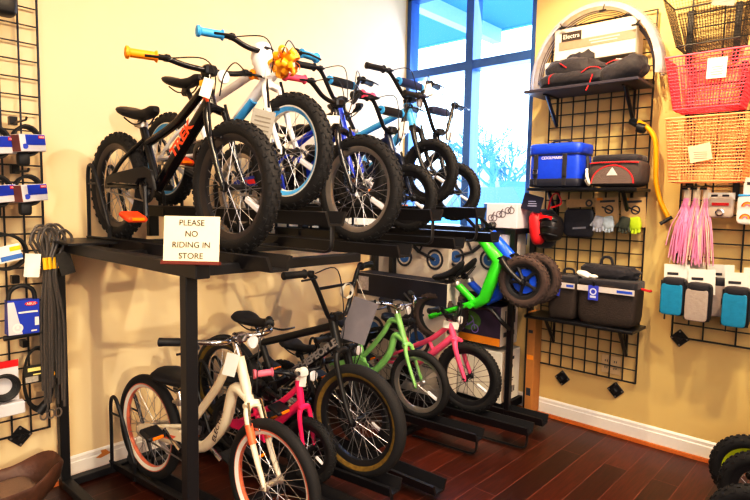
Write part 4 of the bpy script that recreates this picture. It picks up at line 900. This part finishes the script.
# ---------------------------------------------------------------- goods on the second grid panel
def basket(label, m, x1, ya, yb, yc, yd, z0, z1, depth, sp, rw, card=None, rim_r=.005):
    """open wire basket: top from ya to yb at z1, floor from yc to yd at z0, hung on the panel at x1"""
    t = thing('bike_basket', label, 'basket', (x1-depth/2, (ya+yb)/2, z0)); dt, db = depth, depth*.8
    T = [Vector((x1, ya, z1)), Vector((x1-dt, ya, z1)), Vector((x1-dt, yb, z1)), Vector((x1, yb, z1))]
    B_ = [Vector((x1, yc, z0)), Vector((x1-db, yc, z0)), Vector((x1-db, yd, z0)), Vector((x1, yd, z0))]
    mb = MB(); nz = int((z1-z0)/sp)
    for s in range(4):
        a, b, c, d = T[s], T[(s+1) % 4], B_[(s+1) % 4], B_[s]; n = max(2, int((b-a).length/sp))
        for i in range(n+1):
            q = i/n; mb.tube([a.lerp(b, q), d.lerp(c, q)], rw, 3)
        for j in range(1, nz):
            q = j/nz; mb.tube([a.lerp(d, q), b.lerp(c, q)], rw, 3)
    n = max(2, int(abs(yc-yd)/sp))
    for i in range(n+1): q = i/n; mb.tube([B_[0].lerp(B_[3], q), B_[1].lerp(B_[2], q)], rw, 3)
    n = max(2, int(db/sp))
    for i in range(n+1): q = i/n; mb.tube([B_[0].lerp(B_[1], q), B_[3].lerp(B_[2], q)], rw, 3)
    part('basket_mesh', mb, m, t, smooth=False)
    part('basket_rim', MB().tube(T, rim_r, 8, closed=True), m, t); part('basket_base_rim', MB().tube(B_, rim_r*.8, 8, closed=True), m, t)
    for y in (ya-.08, yb+.08): part('mount_strip', MB().box((x1+.008, y, (z0+z1)/2-.05), (.012, .03, (z1-z0)*1.25), ch=.002), PLAS, t, smooth=False)
    if card:
        cy, cz, cw, ch_, cm, rx = card; xx = x1-(db+(dt-db)*(cz-z0)/(z1-z0))-.008
        cd_ = part('hang_card', MB().box((xx, cy, cz), (.002, cw, ch_), Matrix.Rotation(rx, 3, 'X')), cm, t, smooth=False)
        mb = MB(); lines(mb, xx-.0012, cy, cz+ch_*.05, cw*.7, 4, ch_*.12, ch_*.03); part('card_text', mb, mat('card_grey_ink', '#9a9390', .7), t, sub=cd_, smooth=False)
    return t
BKN = mat('black_wire', '#2a2522', .5); PKB = mat('coral_pink_wire', '#ff5a70', .5, var=.05); PEB = mat('peach_wire', '#ffae78', .5, var=.05)
basket('black mesh bike basket with a grey card, top of the second grid panel', BKN, -.04, -1.935, -2.315, -2.00, -2.285, 2.215, 2.46, .22, .014, .0011, (-2.22, 2.42, .10, .11, GREYPAPER, .25))
basket('coral pink bike basket with a white card, in the middle of the stack', PKB, -.04, -1.965, -2.36, -2.005, -2.30, 1.895, 2.155, .22, .0155, .0019, (-2.20, 2.075, .085, .10, PAPER, .03))
basket('peach orange bike basket, lowest of the three hanging baskets', PEB, -.04, -1.985, -2.36, -2.005, -2.33, 1.525, 1.845, .22, .0155, .0019, (-2.15, 1.665, .10, .085, mat('peach_card', '#f3c9a4', .6), -.2))
# handlebar streamers
for i in range(3):
    y0 = -2.075-.045*i; t = thing('handlebar_streamer', ('pink handlebar streamers hanging left of the bell card', 'pink handlebar streamers in the middle of the three bunches', 'pink and cream handlebar streamers right beside the bell card')[i], 'streamers', (-.12, y0, 1.10))
    rnd = random.Random(20+i); pk, wt = MB(), MB()
    for k in range(60):
        m_ = wt if (k % 6 == 0 or (i == 2 and k % 3 == 0)) else pk
        yy, xx = y0+rnd.uniform(-.012, .012), -.12+rnd.uniform(-.015, .015); sp_ = rnd.uniform(-.035, .065)+.012*(1-i); ln = rnd.uniform(.25, .36)
        m_.tube(spline([(xx, yy, 1.44), (xx-.01, yy+sp_*.3, 1.36), (xx-.015+rnd.uniform(-.01, .01), yy+sp_*.75, 1.44-ln*.6), (xx-.01, yy+sp_, 1.44-ln)], 3), .0075, 4, flat=.4)
    tag(part('streamer_pink', pk, mat('streamer_hot_pink', '#ffaed2', .4, var=.2, scale=60), t), None, None, kind='stuff'); tag(part('streamer_pale', wt, mat('streamer_cream', '#f3dfcb', .4), t), None, None, kind='stuff')
    part('header_bag', MB().box((-.12, y0, 1.445), (.03, .035, .10), ch=.008), mat('clear_bag_cream', '#ead7c0', .3), t)
    part('peg_hook', MB().tube([(-.03, y0, 1.505), (-.15, y0, 1.505), (-.155, y0, 1.515)], .004, 6).box((-.145, y0+.01, 1.49), (.012, .03, .012)), BLACKM, t)
t = thing('bell_pack', 'silver bicycle bell in a clear pack with a red band, right of the pink streamers', 'bicycle bell', (-.12, -2.235, 1.34))
part('pack', MB().sup((-.12, -2.235, 1.395), (.05, .115, .11), 7, 20), mat('clear_pack_grey', '#b9a79d', .25), t)
part('red_band', MB().box((-.1465, -2.235, 1.41), (.003, .075, .014)), RED, t, smooth=False)
part('header', MB().box((-.13, -2.235, 1.452), (.012, .12, .035)), PAPER, t, smooth=False)
part('bell', MB().lathe([(.02, -.149), (.014, -.151), (.012, -.149)], 16, (0, -2.235, 1.368), 'x', closed=True), CHROME, t)
for i, q in enumerate(('l', 'i')): part('pack_print', MB().box((-.1375, -2.205-.05*i, 1.452), (.001, .03, .014)), PRINT, t, smooth=False)
UNI = mat('rainbow_pouch', '#f4ece4', .5)
t = thing('zip_pouch', 'white zip pouch with rainbow and yellow drawings, right of the bell pack', 'pouch', (-.12, -2.37, 1.30))
part('pouch_body', MB().sup((-.12, -2.385, 1.385), (.04, .16, .15), 7, 20), UNI, t)
part('peg_hook', MB().tube([(-.03, -2.385, 1.475), (-.15, -2.385, 1.475)], .004, 6).box((-.12, -2.385, 1.465), (.03, .03, .02)), BLACKM, t)
part('zip', MB().box((-.13, -2.385, 1.455), (.02, .155, .012), ch=.003), LBL, t, smooth=False)
for k, (mm, dr) in enumerate(((mat('rainbow_red', '#f0563c', .5), 0), (mat('rainbow_yellow', '#f7c23a', .5), -.006), (mat('rainbow_pink', '#f58ab0', .5), -.012))):
    mb = MB()
    for cy, cz in ((-2.35, 1.40), (-2.41, 1.365), (-2.345, 1.34)): mb.tube([(-.1415, cy+math.cos(a)*(.022+dr), cz+math.sin(a)*(.022+dr)) for a in [PI*q/8 for q in range(9)]], .003, 4)
    tag(part('rainbow_print', mb, mm, t), None, None, kind='stuff')
t = thing('card_pack', 'white carded pack above the rainbow pouch', 'packaged accessory', (-.1, -2.39, 1.47))
part('card', MB().box((-.11, -2.39, 1.50), (.02, .13, .09), ch=.003), PAPER, t, smooth=False); mb = MB(); mb.box((-.1212, -2.37, 1.515), (.001, .06, .014)); part('card_text', mb, PRINT, t, smooth=False)
# phone pouches
def phone(label, y, z, xf, m):
    t = thing('frame_bag', label, 'phone bag', (xf, y, z-.11), group='phone bags on the second panel')
    cd_ = part('header_card', MB().box((xf+.028, y, z+.105), (.003, .125, .13), Matrix.Rotation(-.04, 3, 'X')), PAPER, t, smooth=False)
    part('card_logo', MB().box((xf+.0255, y+.02, z+.118), (.001, .055, .014), Matrix.Rotation(-.04, 3, 'X')), PRINT, t, sub=cd_, smooth=False)
    part('pouch_side', MB().sup((xf, y, z), (.075, .115, .20), 7, 22), mat('pouch_black', '#241f24', .6), t)
    part('window_panel', MB().sup((xf-.037, y+.004, z-.012), (.014, .106, .168), 8, 20), m, t)
    part('top_collar', MB().sup((xf-.012, y, z+.082), (.07, .108, .045), 4, 18), FAB, t)
    part('zip_seam', MB().tube([(xf-.034, y+s*.056, z+q) for s, q in ((-1, -.09), (1, -.09), (1, .085), (-1, .085))], .004, 5, closed=True), BLACKM, t)
    part('strap', MB().box((xf, y+.062, z+.02), (.02, .01, .03)).box((xf-.005, y+.04, z-.115), (.008, .006, .03)), PLAS, t, smooth=False)
    return t
TEAL = mat('teal_fabric', '#1f86ad', .4, var=.15, bump=.2, scale=40); GREYF = mat('grey_fabric', '#a89a94', .4, var=.12, bump=.2, scale=60)
PB = [('teal blue phone bag, left of the front row of three', 672, 297, TEAL, -.16), ('grey phone bag in the middle of the front row', 697, 303, GREYF, -.17), ('teal blue phone bag right of the grey one', 735, 308, TEAL, -.18)]
for lb, u, v, m_, xf in PB:
    q = P(u, v, 0, xf-.04); phone(lb, q.y, q.z, xf, m_)
for lb, u, v, m_, xf in [('phone bag hanging behind the left teal one', 688, 294, GREYF, -.07), ('grey phone bag half hidden behind the middle one', 716, 298, GREYF, -.08), ('teal phone bag half hidden behind the right one', 754, 303, TEAL, -.085)]:
    q = P(u, v, 0, xf-.04); phone(lb, q.y, q.z, xf, m_)

# ---------------------------------------------------------------- the left wall: grid panel with locks
g3 = gridwall('gridwall_panel', 'black wire grid panel with bike locks on the left wall', (-3.195, -.026, .30), (1, 0, 0), (0, -1, 0), .61, 2.134, 8, 28)
bracket(g3, -2.70, .285, root_axis='y')
LB = mat('lock_box_blue', '#2342b8', .45, var=.05); LBW = mat('lock_box_white', '#d9d4d8', .5, var=.05); LBS = mat('lock_box_side', '#7d4a3c', .6); CAB = mat('cable_black', '#1c1a1a', .45); CABS = mat('cable_smoke', '#57514c', .35, var=.3, scale=90)
def lock_box(label, x, z):
    y = -.17; k_ = .76; t = thing('cable_lock', label, 'bike lock', (x, y, z-.12), group='boxed cable locks')
    R_ = Matrix.Rotation(-.10, 3, 'Y') @ Matrix.Rotation(.42, 3, 'Z'); c_ = Vector((x, y, z))
    mb = MB()
    for k in range(4): mb.tube([c_+Vector((math.cos(a)*.05, -.012+.014*k, .012+math.sin(a)*(.062-.002*k))) for a in [2*PI*q/22 for q in range(22)]], .0055, 7, closed=True)
    part('cable_coil', mb, CAB, t)
    bx = part('card_sleeve', MB().box(c_, (.122, .075, .072), R_, ch=.003), LBW, t, smooth=False)
    part('sleeve_print', MB().box(c_+R_@Vector((.012, -.0382, .013)), (.092, .002, .042), R_), LB, t, sub=bx, smooth=False)
    part('logo_oval', MB().box(c_+R_@Vector((.040, -.0395, .024)), (.028, .002, .012), R_), RED, t, sub=bx, smooth=False)
    lettering('ABUS', .010, c_+R_@Vector((.040, -.041, .024)), R_@Vector((1, 0, 0)), R_@Vector((0, -1, 0)), WHITE, bx, t)
    part('logo_disc', MB().lathe([(0, 0), (.011, 0), (.011, -.001), (0, -.001)], 16, tuple(c_+R_@Vector((-.042, -.040, -.014))), 'y'), LB, t, sub=bx, smooth=False)
    part('sleeve_side', MB().box(c_+R_@Vector((-.0615, 0, 0)), (.002, .07, .068), R_), LBS, t, sub=bx, smooth=False)
    part('lock_body', MB().sup(c_+Vector((-.015, 0, -.065)), (.045, .04, .06), 5, 16), PLAS, t)
    part('peg_hook', MB().tube([(x-.02, -.03, z+.09), (x-.02, -.24, z+.09), (x-.02, -.25, z+.10)], .0045, 6).box((x-.02, -.06, z+.10), (.03, .03, .035)), BLACKM, t)
    return t
for lb, u, v in (('boxed cable lock with a blue and white sleeve, upper row beside the grid edge', 29, 143), ('boxed cable lock with a blue and white sleeve, upper row cut by the photo edge', -2, 145), ('boxed cable lock with a blue and white sleeve, second row beside the grid edge', 31, 193), ('boxed cable lock with a blue and white sleeve, second row cut by the photo edge', 0, 194)):
    q = P(u, v, 1, -.20); lock_box(lb, q.x, q.z)
q = P(3, 3, 1, -.15); t = thing('boxed_lock', 'dark packaged accessory at the top corner of the left grid panel', 'packaged accessory', q)
part('pack', MB().sup(q, (.09, .08, .10), 5, 16), CAB, t); part('peg_hook', MB().tube([(q.x, -.03, q.z+.06), (q.x, -.2, q.z+.06)], .0045, 6), BLACKM, t)
# combination lock pack in the third row
q = P(5, 250, 1, -.18); t = thing('cable_lock', 'coiled black cable lock with a printed white card in the third row', 'bike lock', (q.x, -.18, q.z-.1))
mb = MB()
for k in range(4): mb.tube([q+Vector((math.cos(a)*.095, -.02+.014*k, .015+math.sin(a)*.09)) for a in [2*PI*i/26 for i in range(26)]], .007, 7, closed=True)
part('cable_coil', mb, CAB, t); cd_ = part('header_card', MB().box(q+Vector((-.01, -.035, .005)), (.15, .004, .085), Matrix.Rotation(-.2, 3, 'Y')), PAPER, t, smooth=False)
part('card_print', MB().box(q+Vector((.02, -.039, -.012)), (.10, .002, .025), Matrix.Rotation(-.2, 3, 'Y')), PRINTB, t, sub=cd_, smooth=False)
part('card_yellow', MB().box(q+Vector((.035, -.039, .035)), (.05, .002, .022), Matrix.Rotation(-.2, 3, 'Y')), YEL, t, sub=cd_, smooth=False)
part('peg_hook', MB().tube([(q.x, -.03, q.z+.11), (q.x, -.2, q.z+.11)], .0045, 6), BLACKM, t)
shrink(t, .8)
# U-lock in its blue box
q = P(22, 308, 1, -.17); t = thing('folding_lock_box', 'large blue and grey boxed U lock with its black shackle above', 'bike lock', (q.x, -.17, q.z-.13))
bx = part('box_body', MB().box(q, (.165, .07, .205), Matrix.Rotation(.03, 3, 'Y'), ch=.003), LB, t, smooth=False)
part('box_panel', MB().prism([q+Vector(p) for p in ((-.083, -.037, .095), (-.05, -.037, .095), (-.035, -.037, .02), (-.01, -.037, -.098), (-.083, -.037, -.098))], (0, .001, 0)), LBW, t, sub=bx, smooth=False)
part('logo_oval', MB().sup(q+Vector((.038, -.037, .078)), (.068, .004, .026), 2, 14), RED, t, sub=bx)
lettering('ABUS', .021, q+Vector((.038, -.0395, .078)), (1, 0, 0), (0, -1, 0), WHITE, bx, t)
mb = MB().box(q+Vector((.022, -.037, .03)), (.10, .001, .010)).box(q+Vector((.05, -.037, -.085)), (.03, .001, .008)); part('box_text', mb, PAPER, t, sub=bx, smooth=False)
part('logo_disc', MB().lathe([(.028, 0), (.018, 0), (.018, -.001), (.028, -.001)], 18, tuple(q+Vector((-.035, -.0375, -.06))), 'y', closed=True).box(q+Vector((-.035, -.037, -.055)), (.014, .001, .018)), WHITE, t, sub=bx, smooth=False)
part('box_sticker', MB().box(q+Vector((.066, -.037, -.03)), (.022, .001, .05)), PAPER, t, sub=bx, smooth=False)
part('shackle', MB().tube(spline([q+Vector((-.068, 0, .02)), q+Vector((-.068, 0, .12)), q+Vector((-.05, 0, .165)), q+Vector((0, 0, .185)), q+Vector((.05, 0, .165)), q+Vector((.068, 0, .12)), q+Vector((.068, 0, .02))], 4), .0125, 9), CAB, t)
part('lock_bar', MB().tube([q+Vector((-.10, -.005, -.118)), q+Vector((.10, -.005, -.108))], .016, 10), CAB, t)
part('peg_hook', MB().box((q.x, -.05, q.z+.21), (.04, .05, .05), ch=.004), BLACKM, t, smooth=False)
shrink(t, .72)
# hanging bundle of long looped cables
q = P(47, 236, 1, -.16); t = thing('cable_bundle', 'bundle of long grey looped security cables hanging beside the stand post', 'security cables', (q.x, -.16, .42))
mb = MB(); rnd = random.Random(31); zb = P(52, 408, 1, -.12).z
for k in range(9):
    ox = -.04+.012*k+rnd.uniform(-.004, .004); oy = rnd.uniform(-.05, .03); xw = rnd.uniform(.012, .02); b_ = zb+rnd.uniform(-.02, .12)
    top = q+Vector((ox, oy, rnd.uniform(-.01, .02))); xe = q.x+.01+(k-4)*.010
    mb.tube(spline([(top.x-.035, top.y, top.z-.02), (top.x-.02, top.y, top.z+.03), (top.x+.012, top.y, top.z+.03), (top.x+.03, top.y, top.z-.02), (q.x+.012*(k-4)*.4, top.y, top.z-.14), (xe, top.y+.01, (top.z+b_)/2), (xe, top.y+.03, b_)], 5), .0062, 6)
    mb.tube(spline([(top.x-.035, top.y, top.z-.02), (q.x+.012*(k-4)*.4-.008, top.y+.01, top.z-.14), (xe-.012, top.y+.02, (top.z+b_)/2), (xe-.008, top.y+.03, b_+.03)], 4), .0055, 6)
tag(part('cables', mb, CABS, t), None, None, kind='stuff')
mb = MB()
for k in range(4): mb.tube([q+Vector((-.03+.02*k, -.06+.01*k, -.09)), q+Vector((-.028+.02*k, -.06+.01*k, -.14))], .009, 8)
tag(part('ferrule', mb, YEL, t), None, None, kind='stuff')
for i, (dx, dz, ry) in enumerate(((-.075, -.12, .1), (.055, -.12, -.25))): part('hang_label', MB().box(q+Vector((dx, -.05, dz)), (.06, .003, .10), Matrix.Rotation(ry, 3, 'Y')), (PAPER, mat('label_dark', '#3b3732', .5, var=.6, scale=70))[i], t, smooth=False)
mb = MB()
for k in range(3): mb.tube([(q.x-.02+.03*k+math.cos(a)*.014, -.11, zb-.03+math.sin(a)*.02) for a in [2*PI*i/12 for i in range(12)]], .004, 5, closed=True)
tag(part('end_loop', mb, STEEL, t), None, None, kind='stuff')
# lock on a black and yellow card
q = P(38, 374, 1, -.13); t = thing('cable_lock', 'oval coiled black cable lock on a black and yellow card', 'bike lock', (q.x, -.13, q.z-.17)); mb = MB()
for k in range(3): mb.tube([q+Vector((math.cos(a)*(.06-.004*k), -.01+.012*k, -.02+math.sin(a)*(.145-.006*k))) for a in [2*PI*i/26 for i in range(26)]], .0055, 7, closed=True)
part('cable_coil', mb, CAB, t); cd_ = part('header_card', MB().box(q+Vector((0, -.035, .015)), (.125, .004, .075), Matrix.Rotation(.03, 3, 'Y')), mat('card_black_yellow', '#28241d', .5), t, smooth=False)
part('card_text', MB().box(q+Vector((0, -.0385, .035)), (.10, .001, .016)).box(q+Vector((.0, -.0385, .012)), (.06, .001, .006)), mat('card_pale_yellow', '#e8d98a', .5), t, sub=cd_, smooth=False)
part('card_picture', MB().box(q+Vector((-.035, -.0385, -.008)), (.05, .001, .026)), mat('card_picture_grey', '#a9a39c', .5, var=.6, scale=80), t, sub=cd_, smooth=False)
part('card_badge', MB().lathe([(0, 0), (.016, 0), (.016, -.001), (0, -.001)], 14, tuple(q+Vector((.042, -.037, .0))), 'y'), YEL, t, sub=cd_, smooth=False)
part('red_key_tab', MB().box(q+Vector((.02, -.03, -.06)), (.022, .008, .028), Matrix.Rotation(.6, 3, 'Y'), ch=.003), RED, t, smooth=False)
part('lock_body', MB().tube([q+Vector((-.01, -.02, -.17)), q+Vector((.03, -.02, -.125))], [.022, .017], 10), PLAS, t); part('peg_hook', MB().box((q.x-.03, -.05, q.z+.13), (.02, .05, .03)), BLACKM, t, smooth=False)
# coiled lock on white card at the edge
q = P(2, 376, 1, -.16); t = thing('cable_lock', 'thick black coiled lock on a white and red card at the photo edge', 'bike lock', (q.x, -.16, q.z-.13)); mb = MB()
for k in range(4): mb.tube([q+Vector((math.cos(a)*(.075-.006*k), -.05+.014*k, -.01+math.sin(a)*(.075-.006*k))) for a in [2*PI*i/26 for i in range(26)]], .0085, 8, closed=True)
part('cable_coil', mb, CAB, t); cd_ = part('header_card', MB().box(q+Vector((0, .005, -.01)), (.17, .004, .28)), LBW, t, smooth=False)
part('card_stripe', MB().box(q+Vector((0, .0, .115)), (.17, .003, .04)), RED, t, sub=cd_, smooth=False); part('card_foot', MB().box(q+Vector((.01, -.03, -.145)), (.18, .06, .075), ch=.006), LBW, t, sub=cd_, smooth=False)
part('peg_hook', MB().tube([(q.x, -.03/.72, q.z+.12), (q.x, -.16, q.z+.12)], .006, 6).box((q.x, .07, q.z+.12), (.04, .10, .05)), BLACKM, t)
shrink(t, .72)
# brown bag on the floor
LEA = mat('brown_leather', '#5b3a28', .45, var=.35, bump=.4, scale=35); CAN = mat('taupe_canvas', '#8b735f', .8, bump=.5, scale=200)
q = P(24, 488, 2, .10); bc = Vector((-2.84, -.30, 0)); t = thing('brown_bag', 'brown leather and canvas bag standing open on the floor below the grid panel', 'bag', bc)
part('canvas_body', MB().sup(bc+Vector((-.03, 0, .095)), (.30, .22, .20), 4, 26, Matrix.Rotation(-.1, 3, 'Y'), lambda q: (q.x*(1+.10*q.z), q.y*(1+.1*q.z), q.z)), CAN, t)
rim_ = [(math.copysign(abs(math.cos(2*PI*k/36))**.75, math.cos(2*PI*k/36)), math.copysign(abs(math.sin(2*PI*k/36))**.75, math.sin(2*PI*k/36))) for k in range(36)]
rings = [[bc+Vector((c*rx+.01, s*ry, z+.055*c+.012*math.sin(5*c+3*s))) for c, s in rim_] for rx, ry, z in ((.165, .112, .11), (.19, .128, .15), (.205, .135, .21), (.20, .13, .222), (.19, .12, .215), (.172, .102, .17), (.15, .085, .09), (.12, .06, .05))]
part('leather_collar', MB().loft(rings), LEA, t)
part('strap', MB().tube(spline([bc+Vector((-.12, .0, .20)), bc+Vector((-.10, -.10, .235)), bc+Vector((-.075, -.150, .19)), bc+Vector((-.06, -.145, .10)), bc+Vector((-.02, -.15, .02)), bc+Vector((.05, -.17, .012))], 5), .026, 8, flat=.22), mat('tan_leather_strap', '#7a4c30', .45, var=.2), t)
part('buckle', MB().tube([bc+Vector(p) for p in ((-.10, -.158, .165), (-.045, -.158, .165), (-.045, -.154, .115), (-.10, -.154, .115))], .006, 6, closed=True), mat('dark_brass', '#3c3128', .4, .7), t)
part('side_strap', MB().tube(spline([bc+Vector((.02, -.125, .19)), bc+Vector((.03, -.145, .12)), bc+Vector((.06, -.14, .04))], 5), .016, 8, flat=.25), LEA, t)

# ---------------------------------------------------------------- balance bikes at the right edge
for lb, u, v, z, dy, rimc, sx_ in (('small bike with thick black tyres and lime yellow rims at the lower right edge', 752, 473, .175, -.5, mat('lime_rim', '#c9d81c', .4), 1),
                    ('small bike with thick black tyres in front of the lime rimmed one', 764, 492, .175, -.5, PLAS, 2),
                    ('small thick tyred bike cut by the bottom right corner', 757, 531, .175, -.5, PLAS, 3)):
    q = P(u, v, 2, z)
    bike('balance_bike', lb, q, q+Vector((0, -.62, 0)), .172, tw=.062, rim=rimc, frame=(GRN, BLU, PINKP)[sx_-1], style='balance', fork=BLACK, grip=PLAS, hw=.2, grz=.56, ht=.47, hb=.37, stz=.30, stx=.26, sz=.38, sx=.15, bbx=.42, bbz=.17, bars='riser', levers=False, cranks=False, vbrake=False, reflect=sx_ == 1, front_reflector=False, tube=.022, spokes=16, cat='balance bike')

# ---------------------------------------------------------------- tags and ribbons hanging on the bikes
def hang(name, label, pos, size, m, rz=0., rx=0., cat='tag', txt=None, string=None):
    t = thing(name, label, cat, pos); Rr = Matrix.Rotation(rz, 3, 'Z') @ Matrix.Rotation(rx, 3, 'Y'); pos = Vector(pos)
    cd_ = part('card', MB().box(pos, (size[0], .002, size[1]), Rr, ch=.0008), m, t, smooth=False)
    if txt:
        mb = MB()
        for i in range(txt): mb.box(pos+Rr@Vector((0, -.0016, size[1]*(.3-.12*i))), (size[0]*.7, .001, size[1]*.035), Rr)
        part('printed_text', mb, mat('tag_grey_ink', '#6c6660', .7), t, sub=cd_, smooth=False)
    if string is not None: part('string', MB().tube([pos+Rr@Vector((0, 0, size[1]*.48)), Vector(string)], .0015, 4), PAPER, t)
    return t
def wp(b, loc): return b[1] @ Vector(loc)
p = wp(b1, b1[2]['HT']+Vector((.05, -.03, -.04))); hang('price_tag', 'white price tag looped at the handlebar stem of the orange gripped bike', p, (.04, .07), PAPER, -.75, .3, string=wp(b1, b1[2]['S']))
p = P(261, 128, 0, -2.17); hang('info_card', 'grey printed card hanging in front of the white bike frame', p, (.085, .135), GREYPAPER, -.70, .2, 'card', 6, wp(b2, b2[2]['S']))
p = wp(b3, b3[2]['HT']+Vector((.03, -.04, -.05))); hang('price_tag', 'small white price tag on the head tube of the pink gripped bike', p, (.06, .035), PAPER, -.75, .0, string=wp(b3, b3[2]['HT']))
p = wp(b6, b6[2]['hpL'][3]+Vector((.03, -.02, -.03))); hang('price_tag', 'white tag on the handlebar of the light blue bike', p, (.045, .07), PAPER, -.75, -.2, string=wp(b6, b6[2]['hpL'][3]))
p = wp(b7, b7[2]['hpL'][2]+Vector((.04, .02, -.04))); hang('price_tag', 'white tag on the handlebar of the bike nearest the window mullion', p, (.05, .06), PAPER, -.75, -.2, string=wp(b7, b7[2]['hpL'][2]))
p = wp(b5, b5[2]['hpL'][2]+Vector((.045, -.03, .0))); hang('price_tag', 'white tag on the handlebar of the small black BMX', p, (.05, .06), PAPER, -.75, -.1, string=wp(b5, b5[2]['hpL'][2]))
p = wp(c1, c1[2]['S']+Vector((.03, -.07, -.09))); hang('price_tag', 'white tag hanging from the silver handlebar of the cream cruiser', p, (.05, .09), PAPER, -.75, .25, string=wp(c1, c1[2]['S']))
p = wp(c2, c2[2]['HT']+Vector((.03, .0, .03))); hang('price_tag', 'white tag wrapped at the stem of the hot pink bike', p, (.032, .10), PAPER, -.75, .1, string=wp(c2, c2[2]['S']))
p = wp(c3, c3[2]['HT']+Vector((.08, .10, -.01))); hang('info_card', 'dark grey folded card hanging from the bars of the black BMX', p, (.125, .21), mat('slate_card', '#6d6a72', .6, var=.08), -.75, .32, 'card', None, wp(c3, c3[2]['hpL'][3]))
p = wp(c3, c3[2]['hpL'][3]+Vector((.01, -.08, -.06))); t = thing('price_tag', 'white paper loop around the crossbar of the black BMX', 'tag', p)
part('loop', MB().lathe([(.035, -.012), (.038, 0), (.035, .012)], 18, p, 'y', caps=False), PAPER, t)
p = wp(c6, c6[2]['HT']+Vector((.02, -.01, -.02))); hang('price_tag', 'white tag folded over the head tube of the pink bike', p, (.10, .045), PAPER, -.75, .15, string=wp(c6, c6[2]['S']))
# packing sleeve and ribbon bow on the white bike
p = wp(b2, b2[2]['HT']); t = thing('packing_sleeve', 'white foam packing sleeve wrapped around the head tube of the white bike', 'packing foam', p)
h0, h1 = wp(b2, b2[2]['HB']+Vector((0, 0, .02))), wp(b2, b2[2]['HT']+Vector((0, 0, .02)))
part('sleeve', MB().tube(spline([h0, h0*.5+h1*.5, h1, h1+Vector((0, .01, .045))], 4), [.034, .038, .042, .044, .046, .045, .05, .048, .05, .046, .04, .036, .03], 14), mat('packing_foam', '#f3eef0', .5, var=.05, bump=.3, scale=30), t)
bw = P(284, 62, 0, -2.03); t = thing('ribbon_bow', 'orange yellow ribbon bow tied to the handlebar of the white bike', 'bow', bw)
RIB = mat('orange_ribbon', '#ffa81e', .35, var=.12, scale=30); mb = MB(); rnd = random.Random(5)
for k in range(34):
    d = Vector((rnd.uniform(-1, 1), rnd.uniform(-1, 1), rnd.uniform(-1, 1))).normalized(); s_ = d.orthogonal().normalized(); s_ = Matrix.Rotation(rnd.uniform(0, 6), 3, d) @ s_; wd = d.cross(s_)*.011
    pts = [bw, bw+d*.03+s_*.018, bw+d*.062+s_*.011, bw+d*.062-s_*.011, bw+d*.03-s_*.018, bw]
    pp = spline(pts, 3); n = len(pp); mb.add([q+wd for q in pp]+[q-wd for q in pp], [(i, i+1, n+i+1, n+i) for i in range(n-1)])
tag(part('ribbon_loops', mb, RIB, t), None, None, kind='stuff')
